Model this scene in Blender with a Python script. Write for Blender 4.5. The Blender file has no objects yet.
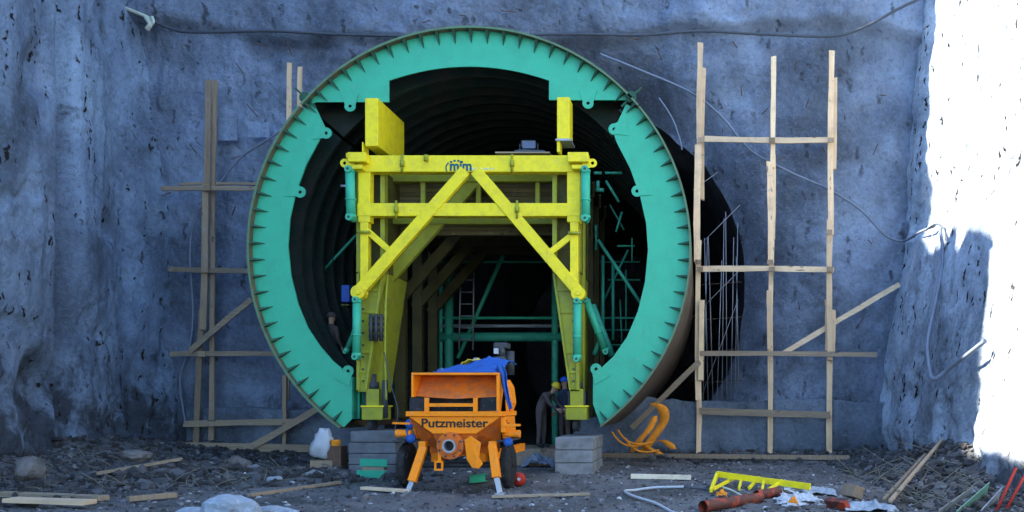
import bpy, bmesh, math, random
import numpy as np
from mathutils import Vector, Matrix

random.seed(7)
rng = np.random.default_rng(11)
S = bpy.context.scene
COL = S.collection
R = math.radians

# ------------------------------------------------------------------ camera
F = 860.0           # focal length in pixels
EYE = 1.63
cam_d = bpy.data.cameras.new('camera')
cam = bpy.data.objects.new('camera', cam_d); COL.objects.link(cam)
cam.location = (0, 0, EYE); cam.rotation_euler = (R(90), 0, 0)
cam_d.sensor_width = 36; cam_d.lens = F / 1024 * 36
cam_d.shift_x = (512 - 700) / 1024; cam_d.shift_y = (400 - 256) / 1024
cam_d.clip_end = 2000
S.camera = cam

# ------------------------------------------------------------------ light
SUN = Vector((-0.78, 0.045, 0.62)).normalized()
w = bpy.data.worlds.new('World'); S.world = w; w.use_nodes = True
nt = w.node_tree; bg = nt.nodes['Background']
sky = nt.nodes.new('ShaderNodeTexSky'); sky.sky_type = 'NISHITA'; sky.sun_disc = False
sky.sun_elevation = math.asin(SUN.z); sky.sun_rotation = math.atan2(SUN.x, SUN.y)
sky.air_density = 1.0; sky.dust_density = 0.3; sky.ozone_density = 5.5
nt.links.new(sky.outputs[0], bg.inputs[0]); bg.inputs[1].default_value = 0.15
sl = bpy.data.lights.new('sun', 'SUN'); sl.energy = 5.0; sl.angle = R(0.5); sl.color = (1, 0.95, 0.87)
so = bpy.data.objects.new('sun', sl); COL.objects.link(so)
so.rotation_euler = SUN.to_track_quat('Z', 'Y').to_euler()
S.view_settings.view_transform = 'Standard'; S.view_settings.look = 'None'
S.view_settings.gamma = 1; S.view_settings.exposure = 2.5

# ------------------------------------------------------------------ helpers
def P(u, v, Y):
    """the place at distance Y that is seen at (u, v)"""
    return Vector(((u - 700) * Y / F, Y, EYE + (400 - v) * Y / F))

def hsh(i, j, k, s):
    n = (i * 374761393 + j * 668265263 + k * 1442695041 + s * 974634777) & 0xFFFFFFFF
    n = ((n ^ (n >> 13)) * 1274126177) & 0xFFFFFFFF
    n = n ^ (n >> 16)
    return (n & 0xFFFF) / 32767.5 - 1.0

def vnoise(x, y, z, s=0):
    xi = np.floor(x).astype(np.int64); yi = np.floor(y).astype(np.int64); zi = np.floor(z).astype(np.int64)
    fx = x - xi; fy = y - yi; fz = z - zi
    fx = fx * fx * (3 - 2 * fx); fy = fy * fy * (3 - 2 * fy); fz = fz * fz * (3 - 2 * fz)
    r = 0
    for a in (0, 1):
        for b in (0, 1):
            for c in (0, 1):
                r = r + hsh(xi + a, yi + b, zi + c, s) * (fx if a else 1 - fx) * (fy if b else 1 - fy) * (fz if c else 1 - fz)
    return r

def fbm(x, y, z, sc, octv=4, s=0, gain=0.5):
    r = 0; a = 1.0
    x = np.asarray(x, float); y = np.asarray(y, float); z = np.asarray(z, float)
    for o in range(octv):
        r = r + a * vnoise(x / sc, y / sc, z / sc, s + o * 17)
        a *= gain; sc *= 0.5
    return r

def tag(o, label=None, cat=None, group=None, kind=None):
    if label: o['label'] = label
    if cat: o['category'] = cat
    if group: o['group'] = group
    if kind: o['kind'] = kind
    return o

GROUPS = {'boulder': 'rocks lying in front', 'stone': 'small stones', 'plank': 'planks on the ground', 'person': 'workers', 'timber_scaffold': 'timber scaffolds beside the tunnel', 'block_pile': 'block piles under the gantry', 'wall_hose': 'hoses on the walls', 'orange_strap': 'orange straps', 'orange_rope': 'orange cords', 'red_rod': 'red rods', 'steel_pipe': 'rusty pipes', 'steel_channel': 'turquoise steel channels', 'plastic_sheet': 'crumpled plastic sheets', 'orange_rag': 'orange rags', 'corrugated_strip': 'plastic strips', 'lath': 'laths on the rubble', 'wood_block': 'timber offcuts', 'timber_packer': 'timber packers', 'kicker_wall': 'concrete footing walls'}
def finish_groups():
    for o in S.objects:
        b = o.name.split('.')[0]
        if o.parent is None and b in GROUPS and 'kind' not in o: o['group'] = GROUPS[b]
def thing(name, loc, label, cat, group=None):
    o = bpy.data.objects.new(name, None); COL.objects.link(o)
    o.location = loc; o.empty_display_size = 0.2
    return tag(o, label, cat, group)

def base_of(o):
    v = Vector((0, 0, 0))
    while o is not None:
        v += Vector(o.location); o = o.parent
    return v

def link_mesh(name, me, mat, parent=None, origin=None, smooth=False):
    mats = mat if isinstance(mat, (list, tuple)) else [mat]
    for m in mats: me.materials.append(m)
    o = bpy.data.objects.new(name, me); COL.objects.link(o)
    if parent is not None:
        off = base_of(parent); me.transform(Matrix.Translation(-off)); o.parent = parent
    elif origin is not None:
        me.transform(Matrix.Translation(-Vector(origin))); o.location = origin
    if smooth:
        me.polygons.foreach_set('use_smooth', [True] * len(me.polygons))
    return o

class MB:
    def __init__(s): s.v = []; s.f = []; s.sm = []
    def add(s, vs, fs, smooth=False):
        n = len(s.v); s.v += [tuple(p) for p in vs]
        s.f += [tuple(i + n for i in f) for f in fs]; s.sm += [smooth] * len(fs)
        return s
    def box(s, c, size, rot=None):
        x, y, z = [a / 2 for a in size]
        vs = [Vector(p) for p in ((-x, -y, -z), (x, -y, -z), (x, y, -z), (-x, y, -z), (-x, -y, z), (x, -y, z), (x, y, z), (-x, y, z))]
        if rot is not None: vs = [rot @ p for p in vs]
        c = Vector(c)
        return s.add([p + c for p in vs], [(0, 3, 2, 1), (4, 5, 6, 7), (0, 1, 5, 4), (1, 2, 6, 5), (2, 3, 7, 6), (3, 0, 4, 7)])
    def span(s, a, b):
        a = Vector(a); b = Vector(b)
        return s.box((a + b) / 2, [abs(b[i] - a[i]) for i in range(3)])
    def bar(s, a, b, wd, dp, ref=(0, 1, 0)):
        """rectangular bar from a to b; dp is measured along ref, wd across"""
        a = Vector(a); b = Vector(b); t = (b - a).normalized(); r = Vector(ref)
        if abs(t.dot(r)) > 0.97: r = Vector((1, 0, 0))
        sd = t.cross(r).normalized(); up = sd.cross(t).normalized()
        vs = [p + sd * i * wd / 2 + up * j * dp / 2 for p in (a, b) for i, j in ((-1, -1), (1, -1), (1, 1), (-1, 1))]
        return s.add(vs, [(0, 3, 2, 1), (4, 5, 6, 7), (0, 1, 5, 4), (1, 2, 6, 5), (2, 3, 7, 6), (3, 0, 4, 7)])
    def tube(s, pts, rad, n=8, smooth=True, cap=True):
        pts = [Vector(p) for p in pts]; rads = rad if isinstance(rad, (list, tuple)) else [rad] * len(pts)
        vs = []; fs = []; prev = None
        for i, p in enumerate(pts):
            t = (pts[min(i + 1, len(pts) - 1)] - pts[max(i - 1, 0)]).normalized()
            if prev is None:
                r = Vector((0, 0, 1)) if abs(t.z) < 0.9 else Vector((1, 0, 0))
                a = t.cross(r).normalized()
            else:
                a = (prev - t * prev.dot(t)).normalized()
            b = t.cross(a); prev = a
            for k in range(n):
                q = 2 * math.pi * k / n
                vs.append(p + (a * math.cos(q) + b * math.sin(q)) * rads[i])
        for i in range(len(pts) - 1):
            for k in range(n):
                fs.append((i * n + k, i * n + (k + 1) % n, (i + 1) * n + (k + 1) % n, (i + 1) * n + k))
        s.add(vs, fs, smooth)
        if cap:
            m = len(s.v) - len(vs)
            s.f.append(tuple(m + k for k in reversed(range(n)))); s.sm.append(False)
            s.f.append(tuple(m + (len(pts) - 1) * n + k for k in range(n))); s.sm.append(False)
        return s
    def prism(s, pts, d):
        """polygon of 3D points pushed along vector d"""
        n = len(pts); d = Vector(d); pts = [Vector(p) for p in pts]
        fs = [tuple(range(n)), tuple(reversed(range(n, 2 * n)))]
        fs += [(i, i + n, (i + 1) % n + n, (i + 1) % n) for i in range(n)]
        return s.add(pts + [p + d for p in pts], fs)
    def frustum(s, a, b):
        """two quads joined"""
        return s.add(list(a) + list(b), [(3, 2, 1, 0), (4, 5, 6, 7), (0, 1, 5, 4), (1, 2, 6, 5), (2, 3, 7, 6), (3, 0, 4, 7)])
    def lathe(s, c, axis, prof, n=24, smooth=False, caps=True):
        """profile (along, radius) turned round axis at c; profile closed by caps if radius > 0 at ends"""
        c = Vector(c); ax = Vector(axis).normalized()
        r = Vector((0, 0, 1)) if abs(ax.z) < 0.9 else Vector((1, 0, 0))
        a = ax.cross(r).normalized(); b = ax.cross(a)
        vs = []; fs = []
        for (h, rr) in prof:
            for k in range(n):
                q = 2 * math.pi * k / n
                vs.append(c + ax * h + (a * math.cos(q) + b * math.sin(q)) * rr)
        for i in range(len(prof) - 1):
            for k in range(n):
                fs.append((i * n + k, i * n + (k + 1) % n, (i + 1) * n + (k + 1) % n, (i + 1) * n + k))
        if caps: fs.append(tuple(reversed(range(n)))); fs.append(tuple((len(prof) - 1) * n + k for k in range(n)))
        return s.add(vs, fs, smooth)
    def build(s, name, mat, parent=None, origin=None, bevel=0, **k):
        me = bpy.data.meshes.new(name); me.from_pydata(s.v, [], s.f)
        me.polygons.foreach_set('use_smooth', s.sm)
        bm = bmesh.new(); bm.from_mesh(me); bmesh.ops.recalc_face_normals(bm, faces=bm.faces); bm.to_mesh(me); bm.free()
        if parent is None and origin is None:
            a = np.array(s.v); origin = ((a[:, 0].min() + a[:, 0].max()) / 2, (a[:, 1].min() + a[:, 1].max()) / 2, a[:, 2].min())
        o = link_mesh(name, me, mat, parent, origin)
        if bevel:
            b = o.modifiers.new('bevel', 'BEVEL'); b.width = bevel; b.segments = 2; b.limit_method = 'ANGLE'
        return o

def curve_pts(pts, n=8):
    pts = [Vector(p) for p in pts]; q = [pts[0]] + pts + [pts[-1]]; out = []
    for i in range(1, len(q) - 2):
        for k in range(n):
            t = k / n; a, b, c, d = q[i - 1], q[i], q[i + 1], q[i + 2]
            out.append(0.5 * ((2 * b) + (c - a) * t + (2 * a - 5 * b + 4 * c - d) * t * t + (3 * b - a - 3 * c + d) * t ** 3))
    out.append(pts[-1]); return out

def grid_mesh(name, V, mat, smooth=True, **k):
    """V: array (rows, cols, 3)"""
    r, c, _ = V.shape
    idx = np.arange(r * c).reshape(r, c)
    f = np.stack([idx[:-1, :-1], idx[:-1, 1:], idx[1:, 1:], idx[1:, :-1]], -1).reshape(-1, 4)
    me = bpy.data.meshes.new(name)
    me.vertices.add(r * c); me.vertices.foreach_set('co', V.reshape(-1).astype(np.float32))
    me.loops.add(len(f) * 4); me.loops.foreach_set('vertex_index', f.reshape(-1).astype(np.int32))
    me.polygons.add(len(f)); me.polygons.foreach_set('loop_start', np.arange(0, len(f) * 4, 4, dtype=np.int32))
    me.polygons.foreach_set('loop_total', np.full(len(f), 4, dtype=np.int32))
    me.update(calc_edges=True); me.validate()
    return link_mesh(name, me, mat, smooth=smooth, **k)

# ------------------------------------------------------------------ materials
def newmat(name):
    m = bpy.data.materials.new(name); m.use_nodes = True
    return m, m.node_tree, m.node_tree.nodes['Principled BSDF']

def ramp(nt, src, stops, mode='LINEAR'):
    r = nt.nodes.new('ShaderNodeValToRGB'); r.color_ramp.interpolation = mode
    e = r.color_ramp.elements
    while len(e) < len(stops): e.new(0.5)
    for el, (p, c) in zip(e, stops):
        el.position = p; el.color = (c, c, c, 1) if isinstance(c, (int, float)) else (*c, 1)
    nt.links.new(src, r.inputs[0]); return r.outputs[0]

def noise(nt, co, scale, detail=5, rough=0.6, dist=0.0):
    n = nt.nodes.new('ShaderNodeTexNoise'); n.inputs['Scale'].default_value = scale
    n.inputs['Detail'].default_value = detail; n.inputs['Roughness'].default_value = rough
    n.inputs['Distortion'].default_value = dist
    nt.links.new(co, n.inputs['Vector']); return n.outputs['Fac']

def coords(nt, scale=(1, 1, 1)):
    t = nt.nodes.new('ShaderNodeTexCoord'); m = nt.nodes.new('ShaderNodeMapping')
    m.inputs['Scale'].default_value = scale
    nt.links.new(t.outputs['Object'], m.inputs['Vector']); return m.outputs[0]

def mix(nt, fac, a, b, mode='MIX'):
    n = nt.nodes.new('ShaderNodeMix'); n.data_type = 'RGBA'; n.blend_type = mode
    for i, x in ((0, fac), (6, a), (7, b)):
        if isinstance(x, bpy.types.NodeSocket): nt.links.new(x, n.inputs[i])
        elif i == 0: n.inputs[0].default_value = x
        else: n.inputs[i].default_value = (*x, 1)
    return n.outputs[2]

def bump(nt, h, b, strength, dist=0.02, prev=None):
    n = nt.nodes.new('ShaderNodeBump'); n.inputs['Strength'].default_value = strength
    n.inputs['Distance'].default_value = dist; nt.links.new(h, n.inputs['Height'])
    if prev is not None: nt.links.new(prev, n.inputs['Normal'])
    nt.links.new(n.outputs[0], b.inputs['Normal']); return n.outputs[0]

def paint(name, col, rough=0.45, dirt=0.35, dcol=(0.05, 0.04, 0.03), dsc=3.0, metal=0.0, lo=0.45, hi=0.75, fine=0.1, splat=0.0, rust=0.0):
    m, nt, b = newmat(name); co = coords(nt)
    n1 = noise(nt, co, dsc, 8, 0.65); n2 = noise(nt, co, dsc * 9, 4, 0.6)
    c = mix(nt, ramp(nt, n2, [(0.3, 0.0), (0.8, fine)]), col, tuple(x * 0.5 for x in col))
    f = ramp(nt, n1, [(lo, 0.0), (hi, dirt)])
    c = mix(nt, f, c, dcol)
    if splat:      # dried cement splashes and runs
        s1 = noise(nt, co, 13, 6, 0.75); s2 = noise(nt, coords(nt, (6, 6, 0.9)), 1.6, 6, 0.7)
        c = mix(nt, ramp(nt, s1, [(0.60, 0.0), (0.66, splat)]), c, (0.30, 0.31, 0.30))
        c = mix(nt, ramp(nt, s2, [(0.60, 0.0), (0.72, splat * 0.7)]), c, tuple(0.25 * x + 0.07 for x in col))
    if rust:
        s3 = noise(nt, co, 7, 8, 0.75)
        c = mix(nt, ramp(nt, s3, [(0.65, 0.0), (0.69, rust)]), c, (0.10, 0.04, 0.02))
    nt.links.new(c, b.inputs['Base Color'])
    nt.links.new(ramp(nt, n2, [(0.3, rough - 0.08), (0.7, rough + 0.15)]), b.inputs['Roughness'])
    b.inputs['Metallic'].default_value = metal; b.inputs['Specular IOR Level'].default_value = 0.25
    bump(nt, n2, b, 0.15, 0.01)
    return m

def wood(name, c1, c2, along=(1, 1, 0.06)):
    m, nt, b = newmat(name); co = coords(nt, along)
    n1 = noise(nt, co, 14, 6, 0.7); n2 = noise(nt, coords(nt), 1.7, 3, 0.5)
    c = mix(nt, ramp(nt, n1, [(0.3, 0.0), (0.7, 1.0)]), c1, c2)
    c = mix(nt, ramp(nt, n2, [(0.5, 0.0), (0.8, 0.55)]), c, (0.16, 0.13, 0.1))
    oi = nt.nodes.new('ShaderNodeObjectInfo')
    c = mix(nt, ramp(nt, oi.outputs['Random'], [(0.0, 0.45), (0.5, 0.0), (1.0, 0.0)]), c, tuple(.45 * a for a in c2))
    c = mix(nt, ramp(nt, oi.outputs['Random'], [(0.6, 0.0), (1.0, 0.3)]), c, tuple(min(.9, 1.25 * a) for a in c1))
    kn = noise(nt, coords(nt, tuple(max(a, .35) for a in along)), 9, 2, 0.4)
    c = mix(nt, ramp(nt, kn, [(0.70, 0.0), (0.74, 0.8)]), c, tuple(.3 * a for a in c2))
    c = mix(nt, ramp(nt, noise(nt, coords(nt), 6, 6, 0.75), [(0.58, 0.0), (0.66, 0.55)]), c, (0.30, 0.30, 0.29))
    nt.links.new(c, b.inputs['Base Color']); b.inputs['Roughness'].default_value = 0.8
    bump(nt, n1, b, 0.3, 0.01); return m

def shotcrete(name, tint=(1, 1, 1), earth=0.5, pock=0.35, spots=5.0, hi=0.3, soil=0.0):
    m, nt, b = newmat(name)
    co = coords(nt); cs = coords(nt, (1, 1, 0.28))
    a = noise(nt, co, 0.42, 6, 0.6, 0.4); st = noise(nt, cs, 0.9, 7, 0.65, 0.3); fn = noise(nt, co, 9, 6, 0.75)
    gr = noise(nt, co, 38, 3, 0.8)
    lo_c = tuple(hi * 0.43 * t for t in tint); hi_c = tuple(hi * t for t in tint)
    c = mix(nt, ramp(nt, a, [(0.38, 0.0), (0.62, 1.0)]), lo_c, hi_c)
    c = mix(nt, ramp(nt, noise(nt, co, 0.27, 3, 0.5, 0.3), [(0.52, 0.0), (0.68, 0.75)]), c, tuple(min(.8, hi * 1.55 * t) for t in tint))
    c = mix(nt, ramp(nt, st, [(0.46, 0.0), (0.72, 0.6)]), c, tuple(hi * 0.33 * t for t in tint))
    c = mix(nt, ramp(nt, fn, [(0.36, 0.38), (0.50, 0.0)]), c, (0.07, 0.075, 0.085))
    c = mix(nt, ramp(nt, fn, [(0.54, 0.0), (0.68, 0.25)]), c, tuple(min(.8, hi * 1.5 * t) for t in tint))
    c = mix(nt, ramp(nt, gr, [(0.55, 0.0), (0.75, 0.45)]), c, (0.42, 0.42, 0.42))
    # exposed soil and rock
    e = noise(nt, co, 0.8, 9, 0.7, 0.6)
    c = mix(nt, ramp(nt, e, [(0.64, 0.0), (0.72, earth)]), c, (0.045, 0.04, 0.035))
    if soil:
        # splashed mud and bare rock where the sprayed concrete thins out at the foot of the face
        sx = nt.nodes.new('ShaderNodeSeparateXYZ'); nt.links.new(coords(nt), sx.inputs[0])
        mr = nt.nodes.new('ShaderNodeMapRange'); mr.inputs['From Min'].default_value = 0.0; mr.inputs['From Max'].default_value = soil
        mr.inputs['To Min'].default_value = 0.30; mr.inputs['To Max'].default_value = -0.12
        nt.links.new(sx.outputs[2], mr.inputs['Value'])
        ad = nt.nodes.new('ShaderNodeMath'); ad.operation = 'ADD'; nt.links.new(noise(nt, coords(nt, (1, 1, .6)), 1.5, 9, 0.72, 0.5), ad.inputs[0]); nt.links.new(mr.outputs[0], ad.inputs[1])
        c = mix(nt, ramp(nt, ad.outputs[0], [(0.56, 0.0), (0.70, 0.8)]), c, (0.03, 0.027, 0.026))
    vo = nt.nodes.new('ShaderNodeTexVoronoi'); vo.inputs['Scale'].default_value = spots / 2.2
    wp = nt.nodes.new('ShaderNodeVectorMath'); wp.operation = 'ADD'
    nz = nt.nodes.new('ShaderNodeTexNoise'); nz.inputs['Scale'].default_value = 4; nt.links.new(co, nz.inputs['Vector'])
    sc = nt.nodes.new('ShaderNodeVectorMath'); sc.operation = 'SCALE'; sc.inputs[3].default_value = 0.35
    nt.links.new(nz.outputs['Color'], sc.inputs[0]); nt.links.new(cs, wp.inputs[0]); nt.links.new(sc.outputs[0], wp.inputs[1])
    nt.links.new(wp.outputs[0], vo.inputs['Vector'])
    pk = ramp(nt, vo.outputs['Distance'], [(0.13, 1.0), (0.25, 0.0)])
    mk = ramp(nt, noise(nt, co, 0.6, 4, 0.7), [(0.40, 0.0), (0.52, pock * 2)])
    mm = nt.nodes.new('ShaderNodeMath'); mm.operation = 'MULTIPLY'; mm.use_clamp = True
    nt.links.new(pk, mm.inputs[0]); nt.links.new(mk, mm.inputs[1])
    c = mix(nt, mm.outputs[0], c, (0.02, 0.018, 0.016))
    nt.links.new(c, b.inputs['Base Color']); b.inputs['Roughness'].default_value = 0.92
    b.inputs['Specular IOR Level'].default_value = 0.25
    p = bump(nt, fn, b, 1.0, 0.13); p = bump(nt, gr, b, 0.7, 0.025, p)
    iv = nt.nodes.new('ShaderNodeMath'); iv.operation = 'SUBTRACT'; iv.inputs[0].default_value = 1; nt.links.new(mm.outputs[0], iv.inputs[1])
    bump(nt, iv.outputs[0], b, 0.7, 0.1, p)
    return m

M = {}
M['wall'] = shotcrete('shotcrete_back', (0.77, 0.95, 1.26), 0.3, 0.3, 6, 0.33, 2.6)
M['kick'] = shotcrete('shotcrete_kicker', (0.78, 0.96, 1.2), 0.3, 0.15, 4, 0.27, 0.45)
M['wall_l'] = shotcrete('shotcrete_left', (0.73, 0.96, 1.30), 0.8, 0.55, 9, 0.42, 4.2)
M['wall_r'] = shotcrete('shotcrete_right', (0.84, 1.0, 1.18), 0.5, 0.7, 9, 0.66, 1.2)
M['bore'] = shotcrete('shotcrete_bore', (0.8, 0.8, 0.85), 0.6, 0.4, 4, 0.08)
M['turq'] = paint('turquoise_paint', (0.045, 0.41, 0.23), 0.42, 0.30, (0.04, 0.17, 0.11), 2.2, splat=0.55, rust=0.5)
M['turq_shade'] = paint('turquoise_shaded', (0.006, 0.024, 0.017), 0.7, 0.75, (0.03, 0.03, 0.025), 2.5, lo=0.35, hi=0.6)  # turquoise darkened to paint in the deep shade inside the form
M['skin'] = paint('form_skin_steel', (0.16, 0.115, 0.07), 0.6, 0.8, (0.07, 0.04, 0.025), 1.6, splat=0.5)
M['rim'] = paint('rim_steel', (0.11, 0.19, 0.10), 0.6, 0.6, (0.09, 0.055, 0.03), 3)
M['gus'] = paint('gusset_shadow_paint', (0.02, 0.085, 0.05), 0.6, 0.6, (0.05, 0.04, 0.03), 4)  # dark tone carries the gussets' shadow on the end plate
M['yel'] = paint('yellow_paint', (0.86, 0.68, 0.014), 0.5, 0.3, (0.17, 0.14, 0.04), 5.0, splat=0.5, rust=0.6)
M['rear'] = paint('rear_frame_shaded', (0.06, 0.048, 0.012), 0.7, 0.7, (0.02, 0.017, 0.01), 2.5)  # yellow taken nearly to black, painting in the shade around the rear frames
M['yel_shade'] = paint('yellow_paint_shaded', (0.11, 0.095, 0.015), 0.6, 0.75, (0.035, 0.03, 0.015), 2.5, lo=0.38, hi=0.65)  # yellow with the shade of deeper gantry parts mixed in, plus grime
M['lime'] = paint('lime_paint', (0.31, 0.32, 0.02), 0.5, 0.6, (0.15, 0.14, 0.05), 4.0, splat=0.5, rust=0.5)
M['deck'] = wood('deck_timber', (0.15, 0.12, 0.035), (0.08, 0.065, 0.02), (0.06, 1, 1))
M['or'] = paint('orange_paint', (0.98, 0.255, 0.001), 0.55, 0.3, (0.16, 0.07, 0.03), 6.0, lo=0.5, hi=0.8, splat=0.6, rust=0.3)
M['or_in'] = paint('orange_worn', (0.75, 0.15, 0.005), 0.65, 0.65, (0.2, 0.09, 0.05), 7.0, lo=0.35, hi=0.7, splat=0.6)
M['black'] = paint('black_rubber', (0.015, 0.015, 0.016), 0.7, 0.5, (0.07, 0.065, 0.06), 6, splat=0.5)
M['ink'] = paint('black_letter', (0.012, 0.012, 0.012), 0.5, 0.1)
M['lens'] = paint('lamp_glass', (0.09, 0.11, 0.17), 0.3, 0.1)
M['pale'] = paint('pale_print', (0.62, 0.62, 0.4), 0.6, 0.2)
M['logo'] = paint('teal_letter', (0.004, 0.09, 0.12), 0.5, 0.0)
M['steel'] = paint('grey_steel', (0.32, 0.33, 0.35), 0.4, 0.6, (0.12, 0.1, 0.08), 8, 0.4)
M['dsteel'] = paint('dark_steel', (0.045, 0.05, 0.055), 0.5, 0.5, (0.09, 0.07, 0.05), 6, 0.2)
M['rust'] = paint('rusty_pipe', (0.10, 0.035, 0.025), 0.6, 0.9, (0.38, 0.05, 0.02), 5, lo=0.48, hi=0.56)
M['rusty'] = paint('rusty_bar', (0.14, 0.08, 0.05), 0.8, 0.7, (0.05, 0.03, 0.02), 6)
M['white'] = paint('white_plastic', (0.42, 0.43, 0.44), 0.5, 0.3, (0.3, 0.3, 0.28), 8)
M['blue'] = paint('blue_tarp', (0.015, 0.085, 0.32), 0.55, 0.35, (0.01, 0.05, 0.2), 6)
M['bluebox'] = paint('blue_box', (0.015, 0.06, 0.25), 0.5, 0.3, (0.01, 0.02, 0.08), 6)
M['red'] = paint('red_paint', (0.42, 0.025, 0.012), 0.5, 0.6, (0.2, 0.03, 0.02), 9)
M['sling'] = paint('orange_fabric', (0.80, 0.27, 0.02), 0.8, 0.6, (0.20, 0.08, 0.02), 7)
M['cable'] = paint('dark_cable', (0.06, 0.07, 0.085), 0.6, 0.4, (0.12, 0.12, 0.12), 5)
M['hose'] = paint('grey_hose', (0.16, 0.19, 0.24), 0.5, 0.4, (0.07, 0.07, 0.07), 5)
M['rope'] = paint('pale_rope', (0.50, 0.53, 0.42), 0.9, 0.6, (0.2, 0.2, 0.15), 12)
M['conc'] = paint('concrete', (0.16, 0.17, 0.18), 0.9, 0.85, (0.06, 0.055, 0.05), 3.2, lo=0.35, splat=0.3)
M['conc2'] = paint('pale_concrete', (0.27, 0.28, 0.28), 0.9, 0.85, (0.10, 0.095, 0.08), 3.5, lo=0.35, splat=0.3, rust=0.3)
M['wood'] = wood('new_timber', (0.88, 0.62, 0.37), (0.70, 0.44, 0.23))
M['wood_h'] = wood('new_timber_flat', (0.86, 0.64, 0.40), (0.66, 0.45, 0.26), (0.06, 1, 1))
M['wood_o'] = wood('old_timber', (0.36, 0.25, 0.15), (0.20, 0.14, 0.085))
M['wood_oh'] = wood('old_timber_flat', (0.34, 0.25, 0.155), (0.18, 0.13, 0.085), (0.06, 1, 1))
M['wood_w'] = wood('bright_plank', (0.72, 0.62, 0.45), (0.6, 0.48, 0.32), (0.06, 1, 1))
M['cloth_d'] = paint('dark_cloth', (0.085, 0.062, 0.055), 0.9, 0.5, (0.09, 0.08, 0.07), 7)
M['cloth_b'] = paint('navy_cloth', (0.04, 0.05, 0.08), 0.9, 0.4, (0.08, 0.08, 0.08), 7)
M['flesh'] = paint('flesh', (0.42, 0.24, 0.16), 0.6, 0.1)
M['helm_b'] = paint('blue_helmet', (0.02, 0.10, 0.55), 0.35, 0.1)
M['helm_y'] = paint('yellow_helmet', (0.75, 0.52, 0.03), 0.35, 0.1)
M['reed'] = paint('dry_stalk', (0.16, 0.15, 0.12), 0.9, 0.6, (0.08, 0.07, 0.05), 3)
M['green'] = paint('green_sheet', (0.13, 0.28, 0.20), 0.5, 0.6, (0.25, 0.27, 0.25), 3)

def stone_mat(name, c1, c2, c3):
    m, nt, b = newmat(name); co = coords(nt)
    n = noise(nt, co, 1.6, 4, 0.7); n2 = noise(nt, co, 16, 5, 0.7)
    c = mix(nt, ramp(nt, n, [(0.35, 0.0), (0.65, 1.0)]), c1, c2)
    c = mix(nt, ramp(nt, n2, [(0.5, 0.0), (0.7, 0.7)]), c, c3)
    nt.links.new(c, b.inputs['Base Color']); b.inputs['Roughness'].default_value = 0.9
    bump(nt, n2, b, 0.8, 0.03); return m
M['boulder'] = stone_mat('pale_boulder', (0.30, 0.34, 0.38), (0.21, 0.24, 0.27), (0.42, 0.46, 0.48))
M['rock'] = stone_mat('brown_rock', (0.09, 0.075, 0.065), (0.15, 0.135, 0.125), (0.05, 0.045, 0.04))
def gravel_mat(nm, k):
    m, nt, b = newmat(nm)
    g = nt.nodes.new('ShaderNodeNewGeometry')
    c = ramp(nt, g.outputs['Random Per Island'], [(p, tuple(min(.5, k * x) for x in c)) for p, c in ((0.0, (0.012, 0.011, 0.010)), (0.4, (0.03, 0.028, 0.028)), (0.75, (0.06, 0.058, 0.06)), (0.95, (0.10, 0.10, 0.105)), (1.0, (0.25, 0.26, 0.27)))])
    n2 = noise(nt, coords(nt), 20, 4, 0.7)
    c = mix(nt, ramp(nt, n2, [(0.45, 0.0), (0.7, 0.6)]), c, (0.07, 0.06, 0.05))
    nt.links.new(c, b.inputs['Base Color']); b.inputs['Roughness'].default_value = 0.9; return m
M['gravel'] = gravel_mat('gravel_mix', 2.0); M['rubble'] = gravel_mat('rubble_mix', 0.9)
def ground_mat():
    m, nt, b = newmat('site_ground'); co = coords(nt)
    a = noise(nt, co, 0.55, 7, 0.65, 0.4); f = noise(nt, co, 14, 6, 0.75); g = noise(nt, co, 60, 3, 0.8)
    c = mix(nt, ramp(nt, a, [(0.35, 0.0), (0.65, 1.0)]), (0.05, 0.047, 0.045), (0.20, 0.195, 0.19))
    c = mix(nt, ramp(nt, f, [(0.4, 0.0), (0.7, 0.75)]), c, (0.05, 0.047, 0.045))
    c = mix(nt, ramp(nt, g, [(0.58, 0.0), (0.75, 0.7)]), c, (0.32, 0.31, 0.30))
    nt.links.new(c, b.inputs['Base Color'])
    nt.links.new(ramp(nt, a, [(0.34, 0.35), (0.52, 0.92)]), b.inputs['Roughness'])
    p = bump(nt, f, b, 0.8, 0.05); bump(nt, g, b, 0.8, 0.02, p); return m
M['ground'] = ground_mat()

# ------------------------------------------------------------------ ground
CX, CZ = -5.32, 5.13        # axis of the round form
YW = 25.0                   # portal wall
def sstep(a, b, x):
    t = np.clip((x - a) / (b - a), 0, 1); return t * t * (3 - 2 * t)
def gz(x, y):
    x = np.asarray(x, float); y = np.asarray(y, float)
    ru = (np.exp(-((x + 2.2 + .12 * y - 1.6) / .16) ** 2) + np.exp(-((x + 3.9 + .12 * y - 1.6) / .16) ** 2)) * -.05 * sstep(21, 17, y)
    z = ru + 0.045 * fbm(x, y, 0 * x, 1.6, 4, 3) + 0.02 * fbm(x, y, 0 * x, 0.35, 3, 9)
    n = 0.5 + 0.5 * fbm(x, y, 0 * x, 1.4, 4, 21)
    inside = sstep(26.5, 24.8, y)
    lm = sstep(-11.6, -15.6, x) * 0.55 * (0.55 + 0.55 * n) * inside
    z = z + lm
    rm = sstep(3.5, 5.4, x) * 0.72 * (0.5 + 0.6 * n) * sstep(25.5, 19, y) * (.25 + .75 * sstep(13.5, 17.5, y))
    z = z + rm
    bw = sstep(23.4, 24.7, y) * sstep(26.5, 25, y) * (0.1 + 0.16 * n) * np.where(abs(x - CX) < 5.2, 0, 1)
    z = z + bw
    ridge = np.exp(-((x + 10.5) / 2.2) ** 2 - ((y - 17.8) / 1.0) ** 2) * 0.22 * (0.6 + 0.8 * n)
    return z + ridge
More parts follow.
